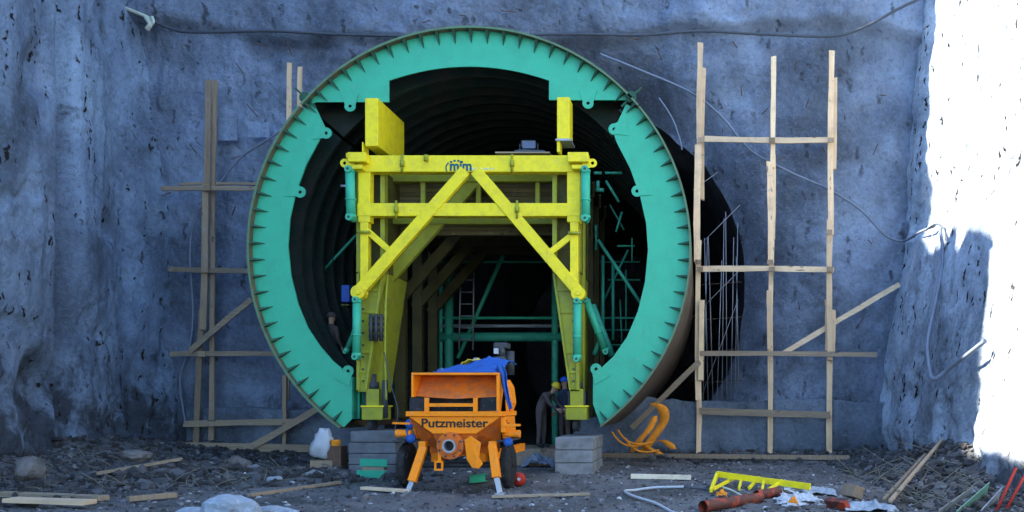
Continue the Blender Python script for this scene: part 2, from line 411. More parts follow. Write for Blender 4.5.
def gzf(x, y): return float(gz(np.array([x]), np.array([y]))[0])
xs = np.concatenate([[-600, -200, -80, -40, -25], np.arange(-18, 7.5, 0.07), [9, 14, 30, 80, 200, 600]])
ys = np.concatenate([[-600, -200, -60, -20, 0, 5, 8], np.arange(10.5, 26, 0.07), [28, 32, 40, 60, 80, 200, 600]])
gx, gy = np.meshgrid(xs, ys)
far = (gx < -18.5) | (gx > 8) | (gy < 9) | (gy > 27)
gzv = np.where(far, 0.0, gz(gx, gy))
tag(grid_mesh('ground', np.stack([gx, gy, gzv], -1), M['ground']), 'grey trampled gravel ground of the excavation pit', None, None, 'structure')

# ------------------------------------------------------------------ excavated walls
def recess(x, z, pts, r, d):
    s = 0
    for (a, b) in pts: s = s + np.exp(-((x - a) ** 2 + (z - b) ** 2) / (r * r)) * d
    return s
# portal wall, a sheet that runs round the mouth of the tunnel and back over its top
MR = 6.74
def portal_wall():
    na, nr = 620, 190
    a0 = math.asin((-0.6 - CZ) / MR)
    an = np.linspace(math.pi - a0, a0, na)
    L, Rr, T = -17.0, 8.4, 17.5
    V = np.zeros((nr, na, 3)); 
    ca, sa = np.cos(an), np.sin(an)
    mr = MR - 0.42 * np.exp(-((an - 0.95) / 0.45) ** 2) + 0.12 * fbm(ca * 4, sa * 4, 0 * an, 1.3, 4, 5)
    mx, mz = CX + mr * ca, CZ + mr * sa
    # outer boundary reached along the ray, rectangle
    with np.errstate(divide='ignore', invalid='ignore'):
        tx = np.where(ca > 0, (Rr - CX) / ca, (L - CX) / ca); tz = np.where(sa > 0, (T - CZ) / sa, (-0.8 - CZ) / sa)
    tt = np.minimum(np.where(tx > 0, tx, 1e9), np.where(tz > 0, tz, 1e9))
    tt = np.maximum(tt, MR + 0.3)
    ox, oz = CX + tt * ca, CZ + tt * sa
    lowr = ca > 0
    k = (np.linspace(0, 1, nr) ** 1.1)[:, None]
    # bottom rays: fan so the foot of the wall is filled out to the corners
    foot = sa < -0.25
    X = mx[None] * (1 - k) + ox[None] * k; Z = mz[None] * (1 - k) + oz[None] * k
    low = sstep(-0.2, -0.80, sa)[None]
    tgt = np.where(ca > 0, Rr, L)[None]
    X = X * (1 - low) + (mx[None] * (1 - k) + tgt * k) * low
    Z = Z * (1 - low) + (mz[None] * (1 - k) + np.where(foot, np.minimum(mz, 0.5), mz)[None] * k) * low
    d = 0.22 * fbm(X, Z, 0 * X, 3.2, 4, 1) + 0.07 * fbm(X, Z, 0 * X, 0.7, 4, 2) + 0.028 * fbm(X, Z, 0 * X, 0.16, 2, 4)
    d = d - 0.35 * sstep(12.0, 12.35, Z + 0.25 * fbm(X, 0 * X, 0 * X, 4, 3, 8))      # upper lip overhangs a little
    rr_ = np.clip(np.hypot(X - CX, Z - CZ) - MR + .3, 0, 9)
    d = d + 1.7 * np.exp(-(rr_ / 0.95) ** 1.4)
    Y = YW + d
    V[..., 0] = X; V[..., 1] = Y; V[..., 2] = Z
    o = tag(grid_mesh('portal_wall', V, M['wall']), 'blue grey sprayed concrete wall around the tunnel mouth', None, None, 'structure')
    # bore
    nd = 60; dep = np.linspace(0, 34, nd)
    B = np.zeros((nd, na, 3))
    n = 0.1 * fbm(np.tile(ca * 6, (nd, 1)), np.tile(sa * 6, (nd, 1)), np.tile(dep[:, None], (1, na)), 1.1, 4, 6)
    n[0] = 0
    B[..., 0] = mx[None] + n * ca; B[..., 2] = mz[None] + n * sa; B[..., 1] = V[0, :, 1][None] + dep[:, None]
    # end face
    E = B[-1:].copy(); E[..., 0] = CX + (E[..., 0] - CX) * 0.01; E[..., 2] = -0.6 + (E[..., 2] + 0.6) * 0.01
    tag(grid_mesh('tunnel_bore', np.concatenate([B, E]), M['bore']), 'dark rough bore of the tunnel behind the mouth', None, None, 'structure')
    # hillside above the wall
    hx = np.linspace(-40, 30, 90); hy = np.linspace(YW - 0.2, 90, 60); HX, HY = np.meshgrid(hx, hy)
    HZ = 17.3 + 0.12 * (HY - YW) + 0.4 * fbm(HX, HY, 0 * HX, 4, 4, 31)
    HZ[0] = 16.8
    tag(grid_mesh('hillside', np.stack([HX, HY, HZ], -1), M['wall']), 'rough hillside above the portal wall', None, None, 'structure')
    return o
pw = portal_wall()

def side_wall(name, plan, lean, height, out, mat, label, seed, step=0.075, amp=0.11, holes=()):
    plan = np.array(plan, float); seg = np.r_[0, np.cumsum(np.hypot(*np.diff(plan, axis=0).T))]
    fine = seg[-1]
    s = []; 
    for i in range(len(plan) - 1):
        stp = step if plan[i, 1] > 9.5 else 0.6
        s += list(np.arange(seg[i], seg[i + 1], stp))
    s.append(seg[-1]); s = np.array(s)
    px = np.interp(s, seg, plan[:, 0]); py = np.interp(s, seg, plan[:, 1])
    # smooth plan
    kk = np.ones(7) / 7; pxs = np.convolve(np.pad(px, 3, 'edge'), kk, 'valid'); pys = np.convolve(np.pad(py, 3, 'edge'), kk, 'valid')
    H = height(pys)
    zf = np.concatenate([np.linspace(-0.4, 13.5, int(14 / step)) , ])
    rows = []
    for z in zf:
        X = pxs + lean(z, pys); Z = np.full_like(X, z)
        d = amp * fbm(pys, Z * 0.45, X, 2.6, 5, seed) + 0.06 * fbm(pys, Z * 0.3, X, 0.8, 4, seed + 3) + 0.03 * fbm(pys, Z, X, 0.22, 3, seed + 5)
        d = d + 0.035 * fbm(pys, Z * 0.12, X, 0.45, 3, seed + 70)
        pk = fbm(pys, Z * 0.8, X, 0.30, 2, seed + 80); d = d - 0.07 * sstep(0.72, 0.95, pk)
        big = fbm(pys, Z, X, 0.55, 3, seed + 40)
        d = d - 0.09 * sstep(0.6, 1.0, big)
        # broken rock near the foot
        d = d + sstep(3.6, 0.3, Z) * (0.2 * fbm(pys, Z, X, 0.9, 4, seed + 9))
        for (hy_, hz_, hr, hd) in holes:
            d = d - hd * np.exp(-(((pys - hy_) / hr) ** 2 + ((z - hz_) / hr) ** 2) ** 2)
        rows.append(np.stack([X + d * (-out), pys, Z], -1))
    for t in np.linspace(0.08, 1, 14):
        X = pxs + lean(13.5, pys) + out * 0.6 * t; Z = 13.5 + (H - 13.5) * t
        d = 0.4 * fbm(pys, Z, X, 2.6, 4, seed)
        rows.append(np.stack([X - d * out, pys, Z], -1))
    for t in (1.5, 4, 10, 25, 60):
        X = pxs + lean(13.5, pys) + out * (0.6 + t); Z = H + 0.3 * fbm(pys, X, X, 3, 3, seed)
        rows.append(np.stack([X, pys, Z], -1))
    tag(grid_mesh(name, np.array(rows), mat), label, None, None, 'structure')

def zpx(v, Y): return EYE + (400 - v) * Y / F
side_wall('left_rock_wall',
    [(-14.9, 26.5), (-15.0, 25), (-15.55, 23.6), (-15.3, 22.4), (-15.2, 21.3), (-16.15, 20.9), (-15.15, 20.3), (-14.7, 18.5), (-14.5, 16), (-15.2, 12), (-17, 5), (-22, -12), (-34, -30)],
    lambda z, y: -0.075 * max(z, 0) * sstep(20, 25, y), lambda y: 16.9 + (5.2 + 0.38 * np.clip(y - 19, 0, 9)) * sstep(18.0, 19.0, y) , -1, M['wall_l'],
    'blue grey sprayed rock wall pitted with dark holes left of the tunnel', 50,
    holes=[(23.3, zpx(37, 23.3), 0.28, 0.5), (19.6, 1.9, 0.75, 0.7), (19.5, 9.0, 0.6, 0.25), (22.8, 6.2, 0.4, 0.3)])
def rlean(z, y):
    z = max(z, 0)
    a = 0.166 * min(z, 6.3) + (0.07 * (z - 6.3) if z > 6.3 else 0)
    st = (0.45 * (1 / (1 + math.exp(-(z - 6.2) * 9)))) * sstep(24.6, 23.2, y)
    return a + st
side_wall('right_rock_wall',
    [(5.0, 26.5), (4.95, 25), (5.0, 23), (5.15, 21), (5.05, 19), (5.2, 17), (5.1, 14), (5.6, 9), (8, 2), (16, -12), (30, -30)],
    rlean, lambda y: 19 + 0 * y, 1, M['wall_r'],
    'sunlit sprayed rock wall leaning back right of the tunnel', 90, amp=0.15)

# concrete kicker walls at the foot of the portal wall
def kicker(x0, x1, h, label):
    n = int((x1 - x0) / 0.12)
    hs = np.linspace(0, 1, 16); X = np.linspace(x0, x1, n)
    V = []
    for t in hs:
        Y = 24.45 + 0.07 * fbm(X, 0 * X + t * 1.5, 0 * X, 0.7, 4, 61); Z = 0 * X - 0.2 + (h + 0.2) * t + (0.09 * fbm(X, 0 * X, 0 * X, 0.8, 4, 66) if t == 1 else 0)
        V.append(np.stack([X, Y, Z], -1))
    for dy in (0.06, 0.5, 1.6):
        V.append(np.stack([X, 24.45 + dy + 0 * X, V[15][:, 2] + 0.02], -1))
    tag(grid_mesh('kicker_wall', np.array(V), M['kick']), label, 'wall')
kicker(-3.6, 5.35, 1.62, 'low rough concrete footing wall behind the right timber scaffold')
kicker(-14.6, -9.0, 1.35, 'low rough concrete footing wall behind the left timber scaffold')

# rebar stubs in the wall, each a part of the wall
stub = MB().tube([(0, 0, 0), (0, -0.33, 0.05)], 0.014, 5)
sme = bpy.data.meshes.new('rebar_stub'); sme.from_pydata(stub.v, [], stub.f); sme.materials.append(M['rusty'])
spots = [(740, 52), (795, 73), (822, 40), (845, 73), (762, 114), (804, 113), (845, 120), (873, 155), (826, 155), (785, 157), (850, 198), (806, 200), (770, 205), (723, 133), (880, 95),
         (120, 45), (268, 45), (292, 55), (335, 40), (365, 45), (430, 20), (560, 25), (600, 60), (640, 40), (178, 70), (245, 75), (180, 112), (258, 117), (198, 155), (243, 155), (166, 150), (172, 192), (232, 215),
         (662, 60), (705, 25), (760, 12), (800, 18), (860, 30), (515, 12), (460, 15), (380, 15), (310, 12), (250, 18), (208, 40), (742, 96), (868, 240), (800, 310), (855, 330), (880, 300), (230, 330), (180, 300)]
for i, (u, v) in enumerate(spots):
    o = bpy.data.objects.new('rebar_stub', sme); COL.objects.link(o); o.parent = pw
    o.location = P(u, v, 25.02)
    o.rotation_euler = (random.uniform(-0.9, 0.9), 0, random.uniform(-0.9, 0.9)); o.scale = (1, random.uniform(0.8, 1.5), 1)
for (u0, v0, u1, v1) in ((218, 113, 238, 141), (248, 122, 270, 138)):
    MB().span(P(u0, v0, 24.72), P(u1, v1, 24.76)).build('wall_plate', M['wall'], pw)

# ------------------------------------------------------------------ round steel form
YP, YR, YE = 20.0, 19.80, 29.0
form = thing('tunnel_form', (CX, YP, 0), 'huge round turquoise steel lining form standing in the tunnel mouth', 'tunnel form')
RO = 5.085
def arc(r, a0, a1, n, y):
    return [Vector((CX + r * math.cos(R(a)), y, CZ + r * math.sin(R(a)))) for a in np.linspace(a0, a1, n)]
def pl(pts, y=YP): return [P(u, v, y) for u, v in pts]
th = Vector((0, 0.04, 0))
top_in = [(625, 100), (549, 100)] + [(469 + 80 * t, 66.5 + 14 * t * t) for t in np.linspace(1, -1, 17)] + [(389, 102), (316, 102)]
MB().prism(arc(RO, 139.6, 40.2, 60, YP) + pl(top_in), th).build('end_plate', M['turq'], form)
left_in = [(344, 427), (352, 419), (352, 377), (346, 372), (333, 361), (320, 346), (308, 328), (298, 304), (291, 276), (288, 246), (290, 218), (296, 192), (306, 165), (322, 135), (326, 129), (314, 104)]
MB().prism(arc(RO, 140, 234.3, 60, YP) + pl(left_in), th).build('end_plate', M['turq'], form)
right_in = [(600, 424), (593, 404), (593, 373), (600, 369), (613, 357), (627, 337), (638, 311), (645, 282), (648, 250), (646, 222), (640, 196), (630, 168), (617, 143), (613, 132), (626, 104)]
MB().prism(arc(RO, 39.8, -53.6, 60, YP) + pl(right_in), th).build('end_plate', M['turq'], form)
# outer skin in its three leaves
def shell(a0, a1, r0, r1, y0, y1, n=70):
    mb = MB(); A = np.radians(np.linspace(a0, a1, n)); vs = []
    for a in A:
        for r, y in ((r0, y0), (r1, y0), (r1, y1), (r0, y1)):
            vs.append((CX + r * math.cos(a), y, CZ + r * math.sin(a)))
    fs = []
    for i in range(n - 1):
        for k in range(4): fs.append((i * 4 + k, i * 4 + (k + 1) % 4, (i + 1) * 4 + (k + 1) % 4, (i + 1) * 4 + k))
    fs += [(0, 1, 2, 3), (n * 4 - 1, n * 4 - 2, n * 4 - 3, n * 4 - 4)]
    return mb.add(vs, fs)
for a0, a1 in ((-53.6, 39.8), (40.2, 139.6), (140, 234.3)):
    shell(a0, a1, RO + 0.002, RO + 0.035, YR + 0.03, YE).build('outer_skin', M['skin'], form)
    shell(a0, a1, RO - 0.012, RO + 0.036, YR, YR + 0.028).build('rim', M['rim'], form)
# gussets, flared and dark so each also draws its shadow on the plate
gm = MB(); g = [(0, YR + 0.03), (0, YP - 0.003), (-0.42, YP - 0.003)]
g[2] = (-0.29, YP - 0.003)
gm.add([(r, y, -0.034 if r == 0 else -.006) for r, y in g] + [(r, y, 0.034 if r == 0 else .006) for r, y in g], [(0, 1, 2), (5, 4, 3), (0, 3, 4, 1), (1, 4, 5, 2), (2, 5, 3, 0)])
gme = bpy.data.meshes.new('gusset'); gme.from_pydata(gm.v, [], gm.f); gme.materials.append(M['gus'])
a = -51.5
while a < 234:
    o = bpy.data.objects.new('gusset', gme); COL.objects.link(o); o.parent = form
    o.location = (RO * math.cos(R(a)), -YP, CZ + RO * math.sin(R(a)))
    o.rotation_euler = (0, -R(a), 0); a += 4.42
# inner ribs and stringers
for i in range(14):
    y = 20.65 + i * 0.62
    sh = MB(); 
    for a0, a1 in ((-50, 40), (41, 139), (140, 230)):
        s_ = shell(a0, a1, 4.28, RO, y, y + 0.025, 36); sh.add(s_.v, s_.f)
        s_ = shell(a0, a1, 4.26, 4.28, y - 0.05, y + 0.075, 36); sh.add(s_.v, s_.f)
    sh.build('rib', M['turq_shade'], form)
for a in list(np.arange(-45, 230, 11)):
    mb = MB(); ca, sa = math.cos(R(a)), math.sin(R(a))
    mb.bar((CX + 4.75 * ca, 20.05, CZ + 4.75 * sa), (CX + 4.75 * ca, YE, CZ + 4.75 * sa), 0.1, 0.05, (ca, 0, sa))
    mb.build('stringer', M['turq_shade'], form)
shell(-52, 232, RO - .035, RO - .006, YP + .06, YE).build('shade_lining', M['turq_shade'], form)  # dark shell added inside the skin to stand for interior shade
MB().span(P(352, 377, YP + .05), P(352, 419, YP + .05) + Vector((.03, .75, 0))).build('end_cheek', M['turq'], form)
for yy in (.25, .5): MB().span(P(352, 377, YP + .05) + Vector((.032, yy, 0)), P(352, 419, YP + .05) + Vector((.075, yy + .02, 0))).build('cheek_rib', M['turq'], form)
# lugs with holes
def lug(u, v, ang, mat='turq', r=0.13, ln=0.3, Y=YP - 0.02, par=None):
    c = P(u, v, Y); n = 16; t = R(ang); d = Vector((math.cos(t), 0, math.sin(t))); q = Vector((-d.z, 0, d.x))
    outer = []; 
    for k in range(n):
        f = -math.pi * 0.6 + 1.2 * math.pi * k / (n - 1)
        outer.append(c + (d * math.cos(f) + q * math.sin(f)) * r)
    outer.append(c - d * ln + q * r * 1.6); outer.append(c - d * ln - q * r * 1.6)
    m = len(outer); inner = []
    for p in outer:
        e = (p - c).normalized(); inner.append(c + e * 0.04)
    vs = outer + inner; th2 = Vector((0, 0.03, 0)); N = len(vs)
    fs = [(i, (i + 1) % m, m + (i + 1) % m, m + i) for i in range(m)]
    vs2 = [p + th2 for p in vs]
    fb = [tuple(N + x for x in reversed(f)) for f in fs]
    sd = [(i, i + N, (i + 1) % m + N, (i + 1) % m) for i in range(m)] + [(m + i, m + (i + 1) % m, m + (i + 1) % m + N, m + i + N) for i in range(m)]
    return MB().add(vs + vs2, fs + fb + sd).build('lug', M[mat], par or form)
lug(364, 373, 80, 'turq', .1, .3, YP + .8)
for a in ((326, 133, -10), (300, 192, -20), (350, 106, -90), (588, 103, -90), (614, 129, 190), (637, 191, 200), (596, 369, 120), (348, 371, 60)): lug(*a)
for (u, v) in ((307, 99), (631, 98)):
    MB().lathe(P(u, v, YP), (0, -1, 0), [(0, 0.13), (0.12, 0.13), (0.12, 0.07), (0.2, 0.07)], 14).build('hinge_pin', M['gus'], form)
    c = P(u, v, YP); d = (c - Vector((CX, YP, CZ))).normalized()
    MB().bar(c - d * 0.3 - Vector((0, .02, 0)), c + d * 0.35 - Vector((0, .02, 0)), 0.045, 0.05).build('hinge_strip', M['gus'], form)
# struts between gantry and form on the right, at some depth
def ttube(u0, v0, u1, v1, Y, r, mat, par, name='strut', Y1=None):
    return MB().tube([P(u0, v0, Y), P(u1, v1, Y1 or Y)], r, 8).build(name, mat, par)
M['turq_m'] = paint('turquoise_struts', (0.05, 0.36, 0.22), 0.45, 0.5, (0.02, 0.08, 0.07), 4)
for q in ((598, 240, 644, 308, 21.6, .045), (603, 256, 603, 356, 22.2, .04), (613, 262, 613, 340, 22.4, .04), (606, 181, 619, 202, 21.2, .035), (605, 173, 622, 173, 21.2, .035),
          (592, 305, 612, 356, 21.0, .09), (617, 246, 635, 246, 22.2, .025), (632, 238, 632, 262, 22.2, .02), (622, 212, 616, 232, 21.6, .03), (592, 318, 640, 318, 23, .03), (592, 330, 636, 330, 23, .02),
          (596, 190, 604, 190, 21.2, .05), (594, 173, 602, 173, 21.2, .04), (598, 181, 598, 190, 21.2, .045), (600, 262, 640, 262, 24, .02), (620, 300, 622, 345, 23, .02), (594, 355, 600, 340, 21, .06),
          (596, 225, 596, 250, 22, .03), (608, 280, 640, 280, 23.5, .025), (626, 270, 626, 330, 23.2, .025), (604, 300, 628, 250, 22.8, .03), (600, 345, 636, 345, 23, .025), (610, 205, 624, 230, 22.4, .025),
          (310, 285, 356, 235, 22.5, .035), (318, 262, 352, 262, 24, .02)):
    ttube(*q[:4], q[4], q[5], M['turq_m'], form)
MB().span(P(308, 384, 20.7), P(352, 388, 23.4)).build('walkway', M['wood_o'], form)

# ------------------------------------------------------------------ yellow gantry
G0 = 19.62
gan = thing('gantry', (CX, 20.5, 0), 'yellow steel gantry inside the round form with crossed diagonals and a logo', 'gantry')
GU = 468.5
def fbar(u0, v0, u1, v1, wpx, Y, dp, name, mat='yel', par=gan, ext=0):
    a, b = P(u0, v0, Y), P(u1, v1, Y); d = (b - a).normalized() * ext
    a -= d; b += d
    return MB().bar(a + Vector((0, dp / 2, 0)), b + Vector((0, dp / 2, 0)), wpx * Y / F, dp).build(name, M[mat], par, bevel=0.012)
tb = fbar(356, 163.5, 582, 163.5, 16.5, G0, 0.28, 'top_beam')
fbar(357, 209.5, 580, 209.5, 13, G0 + 0.012, 0.25, 'middle_beam')
fbar(364, 172, 364, 222, 12, G0 + 0.024, 0.24, 'post'); fbar(364, 222, 364, 286, 8, G0 + 0.03, 0.2, 'post')
fbar(573.5, 172, 573.5, 222, 13, G0 + 0.024, 0.24, 'post'); fbar(574, 222, 574, 286, 8, G0 + 0.03, 0.2, 'post')
fbar(465, 170, 359, 290, 11.5, G0 - 0.02, 0.16, 'diagonal_brace'); fbar(475, 170, 577, 290, 11.5, G0 - 0.02, 0.16, 'diagonal_brace')
fbar(366, 230, 390, 251, 6, G0 + 0.04, 0.1, 'knee_brace'); fbar(573, 234, 545, 256, 6, G0 + 0.04, 0.1, 'knee_brace')
for u, v in ((357.5, 292), (578, 293)):
    MB().lathe(P(u, v, G0 - 0.08), (0, 1, 0), [(0, 0.16), (0.24, 0.16)], 16).lathe(P(u, v, G0 - 0.14), (0, 1, 0), [(0, 0.05), (0.3, 0.05)], 10).build('pin_end', M['yel'], gan)
for sx in (-1, 1):
    u = GU + sx * 110
    MB().span(P(u - 11, 152, G0 - 0.25), P(u + 11, 164.5, G0 - 0.004)).build('beam_head', M['yel'], gan, bevel=0.012)
    MB().span(P(u - 7, 164.5, G0 - 0.2), P(u + 7, 171, G0 - 0.004)).build('beam_head', M['yel'], gan, bevel=0.012)
    lug(u + sx * 14, 163, 0 if sx > 0 else 180, 'yel', 0.10, 0.22, G0 - 0.1, gan)
MB().span(P(346, 153, G0 - 0.2), P(357, 160, G0)).build('beam_stub', M['yel'], gan)
# tall jack boxes on top
MB().span(P(365, 98, G0 + 0.05), P(378, 146, G0 + 0.05) + Vector((0, 1.75, 0))).build('jack_box', M['yel'], gan, bevel=0.012)
MB().span(P(363, 142, G0 + 0.05), P(368, 156, G0 + 0.4)).build('jack_post', M['yel'], gan)
MB().span(P(380, 120, G0 + 1.9), P(384, 156, G0 + 2.1)).build('jack_post', M['yel_shade'], gan)
MB().span(P(557, 97, G0 + 0.05), P(569.5, 139, G0 + 0.05) + Vector((0, .5, 0))).build('jack_box', M['yel'], gan, bevel=0.012)
MB().span(P(557, 139, G0 + 0.06), P(562, 156, G0 + 0.4)).build('jack_post', M['yel'], gan)
MB().span(P(555.5, 138.5, G0 + 0.02), P(571, 140.5, G0 + .02) + Vector((0, .6, 0))).build('jack_flange', M['steel'], gan)
# clamps across the beams
for u, v in ((402, 163.5), (426, 158), (512, 163.5), (396, 209.5), (517, 209.5), (363, 232), (574, 233)):
    hh = 9 if v in (163.5, 209.5) else 2
    if v > 225: mb = MB().tube([P(u - 6, v, G0 - 0.03), P(u + 7, v, G0 - 0.03)], 0.035, 8)
    else: mb = MB().tube([P(u, v - hh, G0 - 0.03), P(u, v + hh, G0 - 0.03)], 0.028, 8).tube([P(u, v - 3, G0 - 0.045), P(u, v + 3, G0 - 0.045)], 0.05, 8)
    mb.build('clamp_bolt', M['lime'], gan)
# legs: tapered boxes 1.6 m deep
def lpt(off, v, y): 
    p = P(GU + off, v, G0 + 0.3); return Vector((p.x, y, p.z))
for sx in (-1, 1):
    y0, y1 = G0 + 0.3, G0 + 1.85
    for (va, ia, vb, ib) in ((172, 84, 272, 84), (272.3, 84, 392, 101)):
        A = [lpt(sx * 111, vb, y0), lpt(sx * ib, vb, y0), lpt(sx * ib, vb, y1), lpt(sx * 111, vb, y1)]
        B = [lpt(sx * 111, va, y0), lpt(sx * ia, va, y0), lpt(sx * ia, va, y1), lpt(sx * 111, va, y1)]
        if va < 200:   # open upper part: two flanges with plates
            for off in (110, 86):
                MB().bar(lpt(sx * off, va, y0 + 0.1), lpt(sx * off, vb, y0 + 0.1), 0.1, 0.2).build('leg_flange', M['lime'], gan)
                MB().bar(lpt(sx * off, va, y1 - 0.1), lpt(sx * off, vb, y1 - 0.1), 0.1, 0.2).build('leg_flange', M['yel_shade'], gan)
            MB().frustum([p + Vector((0, 0.2 if i < 2 else -0.2, 0)) for i, p in enumerate(A)], [p + Vector((0, 0.2 if i < 2 else -0.2, 0)) for i, p in enumerate(B)]).build('leg', M['yel_shade'], gan)
        else:
            MB().frustum(A, B).build('leg', M['lime'], gan, bevel=0.02)
    # stiffener frames on the leg face
    mb = MB()
    for v in (290, 312, 352, 372):
        ib = 84 + 17 * (v - 272) / 120
        mb.bar(lpt(sx * 110, v, y0 - 0.02), lpt(sx * (ib + 1), v, y0 - 0.02), 0.05, 0.04)
    mb.bar(lpt(sx * 109.5, 274, y0 - 0.03), lpt(sx * 109.5, 390, y0 - 0.03), 0.07, 0.06)
    mb.bar(lpt(sx * 85.5, 274, y0 - 0.03), lpt(sx * 102, 390, y0 - 0.03), 0.05, 0.06)
    mb.build('leg_stiffener', M['lime'], gan)
    mb = MB()
    for k in range(9):
        v = 285 + k * 12; mb.lathe(lpt(sx * 105, v, y0 - 0.05), (0, 1, 0), [(0, 0.022), (0.05, 0.022)], 6)
    mb.build('leg_bolt', M['dsteel'], gan)
    # jack and foot
    uc = GU + sx * 96 if sx < 0 else GU + sx * 108
    MB().tube([P(uc, 374, G0 + .5), P(uc, 392, G0 + .5)], 0.09, 12).tube([P(uc, 382, G0 + .5), P(uc, 390, G0 + .5)], 0.15, 12).build('jack', M['dsteel'], gan)
    MB().span(P(uc - 9, 391, G0 + .45), P(uc + 9, 406, G0 + .45) + Vector((0, .4, 0))).build('jack_guard', M['dsteel'], gan, bevel=.02)
    MB().span(P(uc - 6.5, 389, G0 + .3), P(uc + 6.5, 407, G0 + .3) + Vector((0, .5, 0))).build('foot_box', M['lime'], gan, bevel=0.015)
    MB().span(P(uc - 11, 407, G0 + .2), P(uc + 10, 420, G0 + .2) + Vector((0, .55, 0))).build('foot_box', M['lime'], gan, bevel=0.015)
    MB().span(P(uc - 12, 405.5, G0 + .18), P(uc + 11, 407, G0 + .18) + Vector((0, .6, 0))).build('foot_flange', M['yel'], gan)
    for yy in (G0 + .5, G0 + 1.2):
        c = P(uc, 425, yy); c.z = 1.06
        MB().lathe(c - Vector((0.08, 0, 0)), (1, 0, 0), [(0, 0.13), (0.02, 0.19), (0.05, 0.16), (0.11, 0.16), (0.14, 0.19), (0.16, 0.13)], 18).build('rail_wheel', M['dsteel'], gan)
# valve block and control pipes on left leg
mb = MB()
for k in range(4): mb.tube([P(369 + 0, 318 + 6 * k, G0 + .2), P(384, 318 + 6 * k, G0 + .2)], 0.035, 7)
for u in (371, 376, 381): mb.tube([P(u, 314, G0 + .14), P(u, 341, G0 + .14)], 0.045, 7)
mb.build('valve_block', M['dsteel'], gan)
MB().tube(curve_pts([P(390, 240, G0 + 1), P(386, 300, G0 + .3), P(385, 350, G0 + .25), P(386, 400, G0 + .25)]), 0.03, 6).build('control_pipe', M['lime'], gan)
MB().tube([P(385, 380, G0 + .28), P(385, 418, G0 + .28)], 0.07, 8).build('jack', M['dsteel'], gan)
MB().tube(curve_pts([P(384, 352, G0 + .2), P(392, 388, G0 + .1), P(398, 412, G0), P(394, 432, G0 - .1)]), 0.012, 5).build('cable', M['cable'], gan)
mb = MB().span(P(341, 285, G0 + .9), P(356, 304, G0 + 1.3)); mb.build('control_box', M['bluebox'], gan, bevel=0.02)
MB().span(P(341, 304.3, G0 + .85), P(357, 307.5, G0 + 1.32)).build('box_shelf', M['yel_shade'], gan)
# hydraulic rams
def ram(a, b, r, name='hydraulic_ram'):
    a = Vector(a); b = Vector(b); d = (b - a)
    o = MB().tube([a + d * 0.02, a + d * 0.98], r, 14).tube([a + d * 0.60, a + d * 0.63], r * 1.15, 14).tube([a, a + d * 0.05], r * 1.1, 14).tube([a + d * .93, b], r * 1.1, 14).build(name, M['turq'], gan)
    for p in (a, b):
        MB().lathe(p - Vector((0, r * 1.3, 0)), (0, 1, 0), [(0, r * 0.75), (r * 2.6, r * 0.75)], 12).build('ram_eye', M['turq'], o)
        MB().lathe(p - Vector((0, r * 1.4, 0)), (0, 1, 0), [(0, r * 0.3), (r * 2.8, r * 0.3)], 10).build('ram_pin', M['dsteel'], o)
    return o
ram(P(350, 170, G0 - .1), P(351, 218, G0 - .1), 0.105); ram(P(585.5, 170, G0 - .1), P(585.5, 219, G0 - .1), 0.105)
ram(P(357, 300, G0 - .05), P(356.5, 357, G0 - .05), 0.095); ram(P(577.5, 301, G0 - .05), P(577, 359, G0 - .05), 0.095)
ram(P(369, 297, G0 + .6), P(346, 352, G0 + .8), 0.06); ram(P(586, 300, G0 + .9), P(606, 352, G0 + 1.2), 0.09)
MB().tube([P(341, 186, G0 - .1), P(347, 186, G0 - .1)], 0.03, 7).build('ram_valve', M['steel'], gan)
# rear frames
def rear_frame(y, mat):
    mb = MB(); dy = y - G0; O = Vector((0, dy, 0))
    def q(u, v): return P(u, v, G0) + O
    mb.bar(q(356, 163.5), q(582, 163.5), 0.38, 0.2); mb.bar(q(360, 209.5), q(577, 209.5), 0.3, 0.2)
    mb.bar(q(465, 170), q(359, 290), 0.26, 0.14); mb.bar(q(475, 170), q(577, 290), 0.26, 0.14)
    mb.bar(q(363, 172), q(363, 420), 0.26, 0.2); mb.bar(q(574, 172), q(574, 420), 0.26, 0.2)
    for u in (410, 468, 530): mb.bar(q(u, 172), q(u, 203), 0.1, 0.1)
    mb.build('portal_frame', mat, gan)
rear_frame(G0 + 0.95, M['lime'])
for k in range(3): rear_frame(G0 + 2.5 + 1.35 * k, M['rear'])
for u in (364, 573):
    a, b = P(u, 163, G0), P(u, 209, G0)
    MB().bar(a + Vector((0, 1.9, 0)), a + Vector((0, 8.2, 0)), 0.3, 0.3, (0, 0, 1)).bar(b + Vector((0, 1.9, 0)), b + Vector((0, 8.2, 0)), 0.2, 0.2, (0, 0, 1)).build('side_beam', M['yel_shade'], gan)
# boarding behind the top beams
for k in range(6):
    MB().span(P(374, 179.5 + 4.3 * k, G0 + 1.3), P(566, 183.4 + 4.3 * k, G0 + 1.3) + Vector((0, .04 + .01 * (k % 2), 0))).build('deck_board', M['deck'], gan)
for k in range(3):
    MB().span(P(377, 222.5 + 4.3 * k, G0 + 1.35), P(563, 226.4 + 4.3 * k, G0 + 1.35) + Vector((0, .04 + .01 * (k % 2), 0))).build('deck_board', M['deck'], gan)
# timber deck under the top beams
for k in range(22):
    x0 = P(376, 0, G0).x + k * 0.195
    MB().span((x0, G0 + 1.2, P(0, 193, G0).z), (x0 + 0.17, G0 + 8, P(0, 190, G0).z)).build('deck_board', M['deck'], gan)
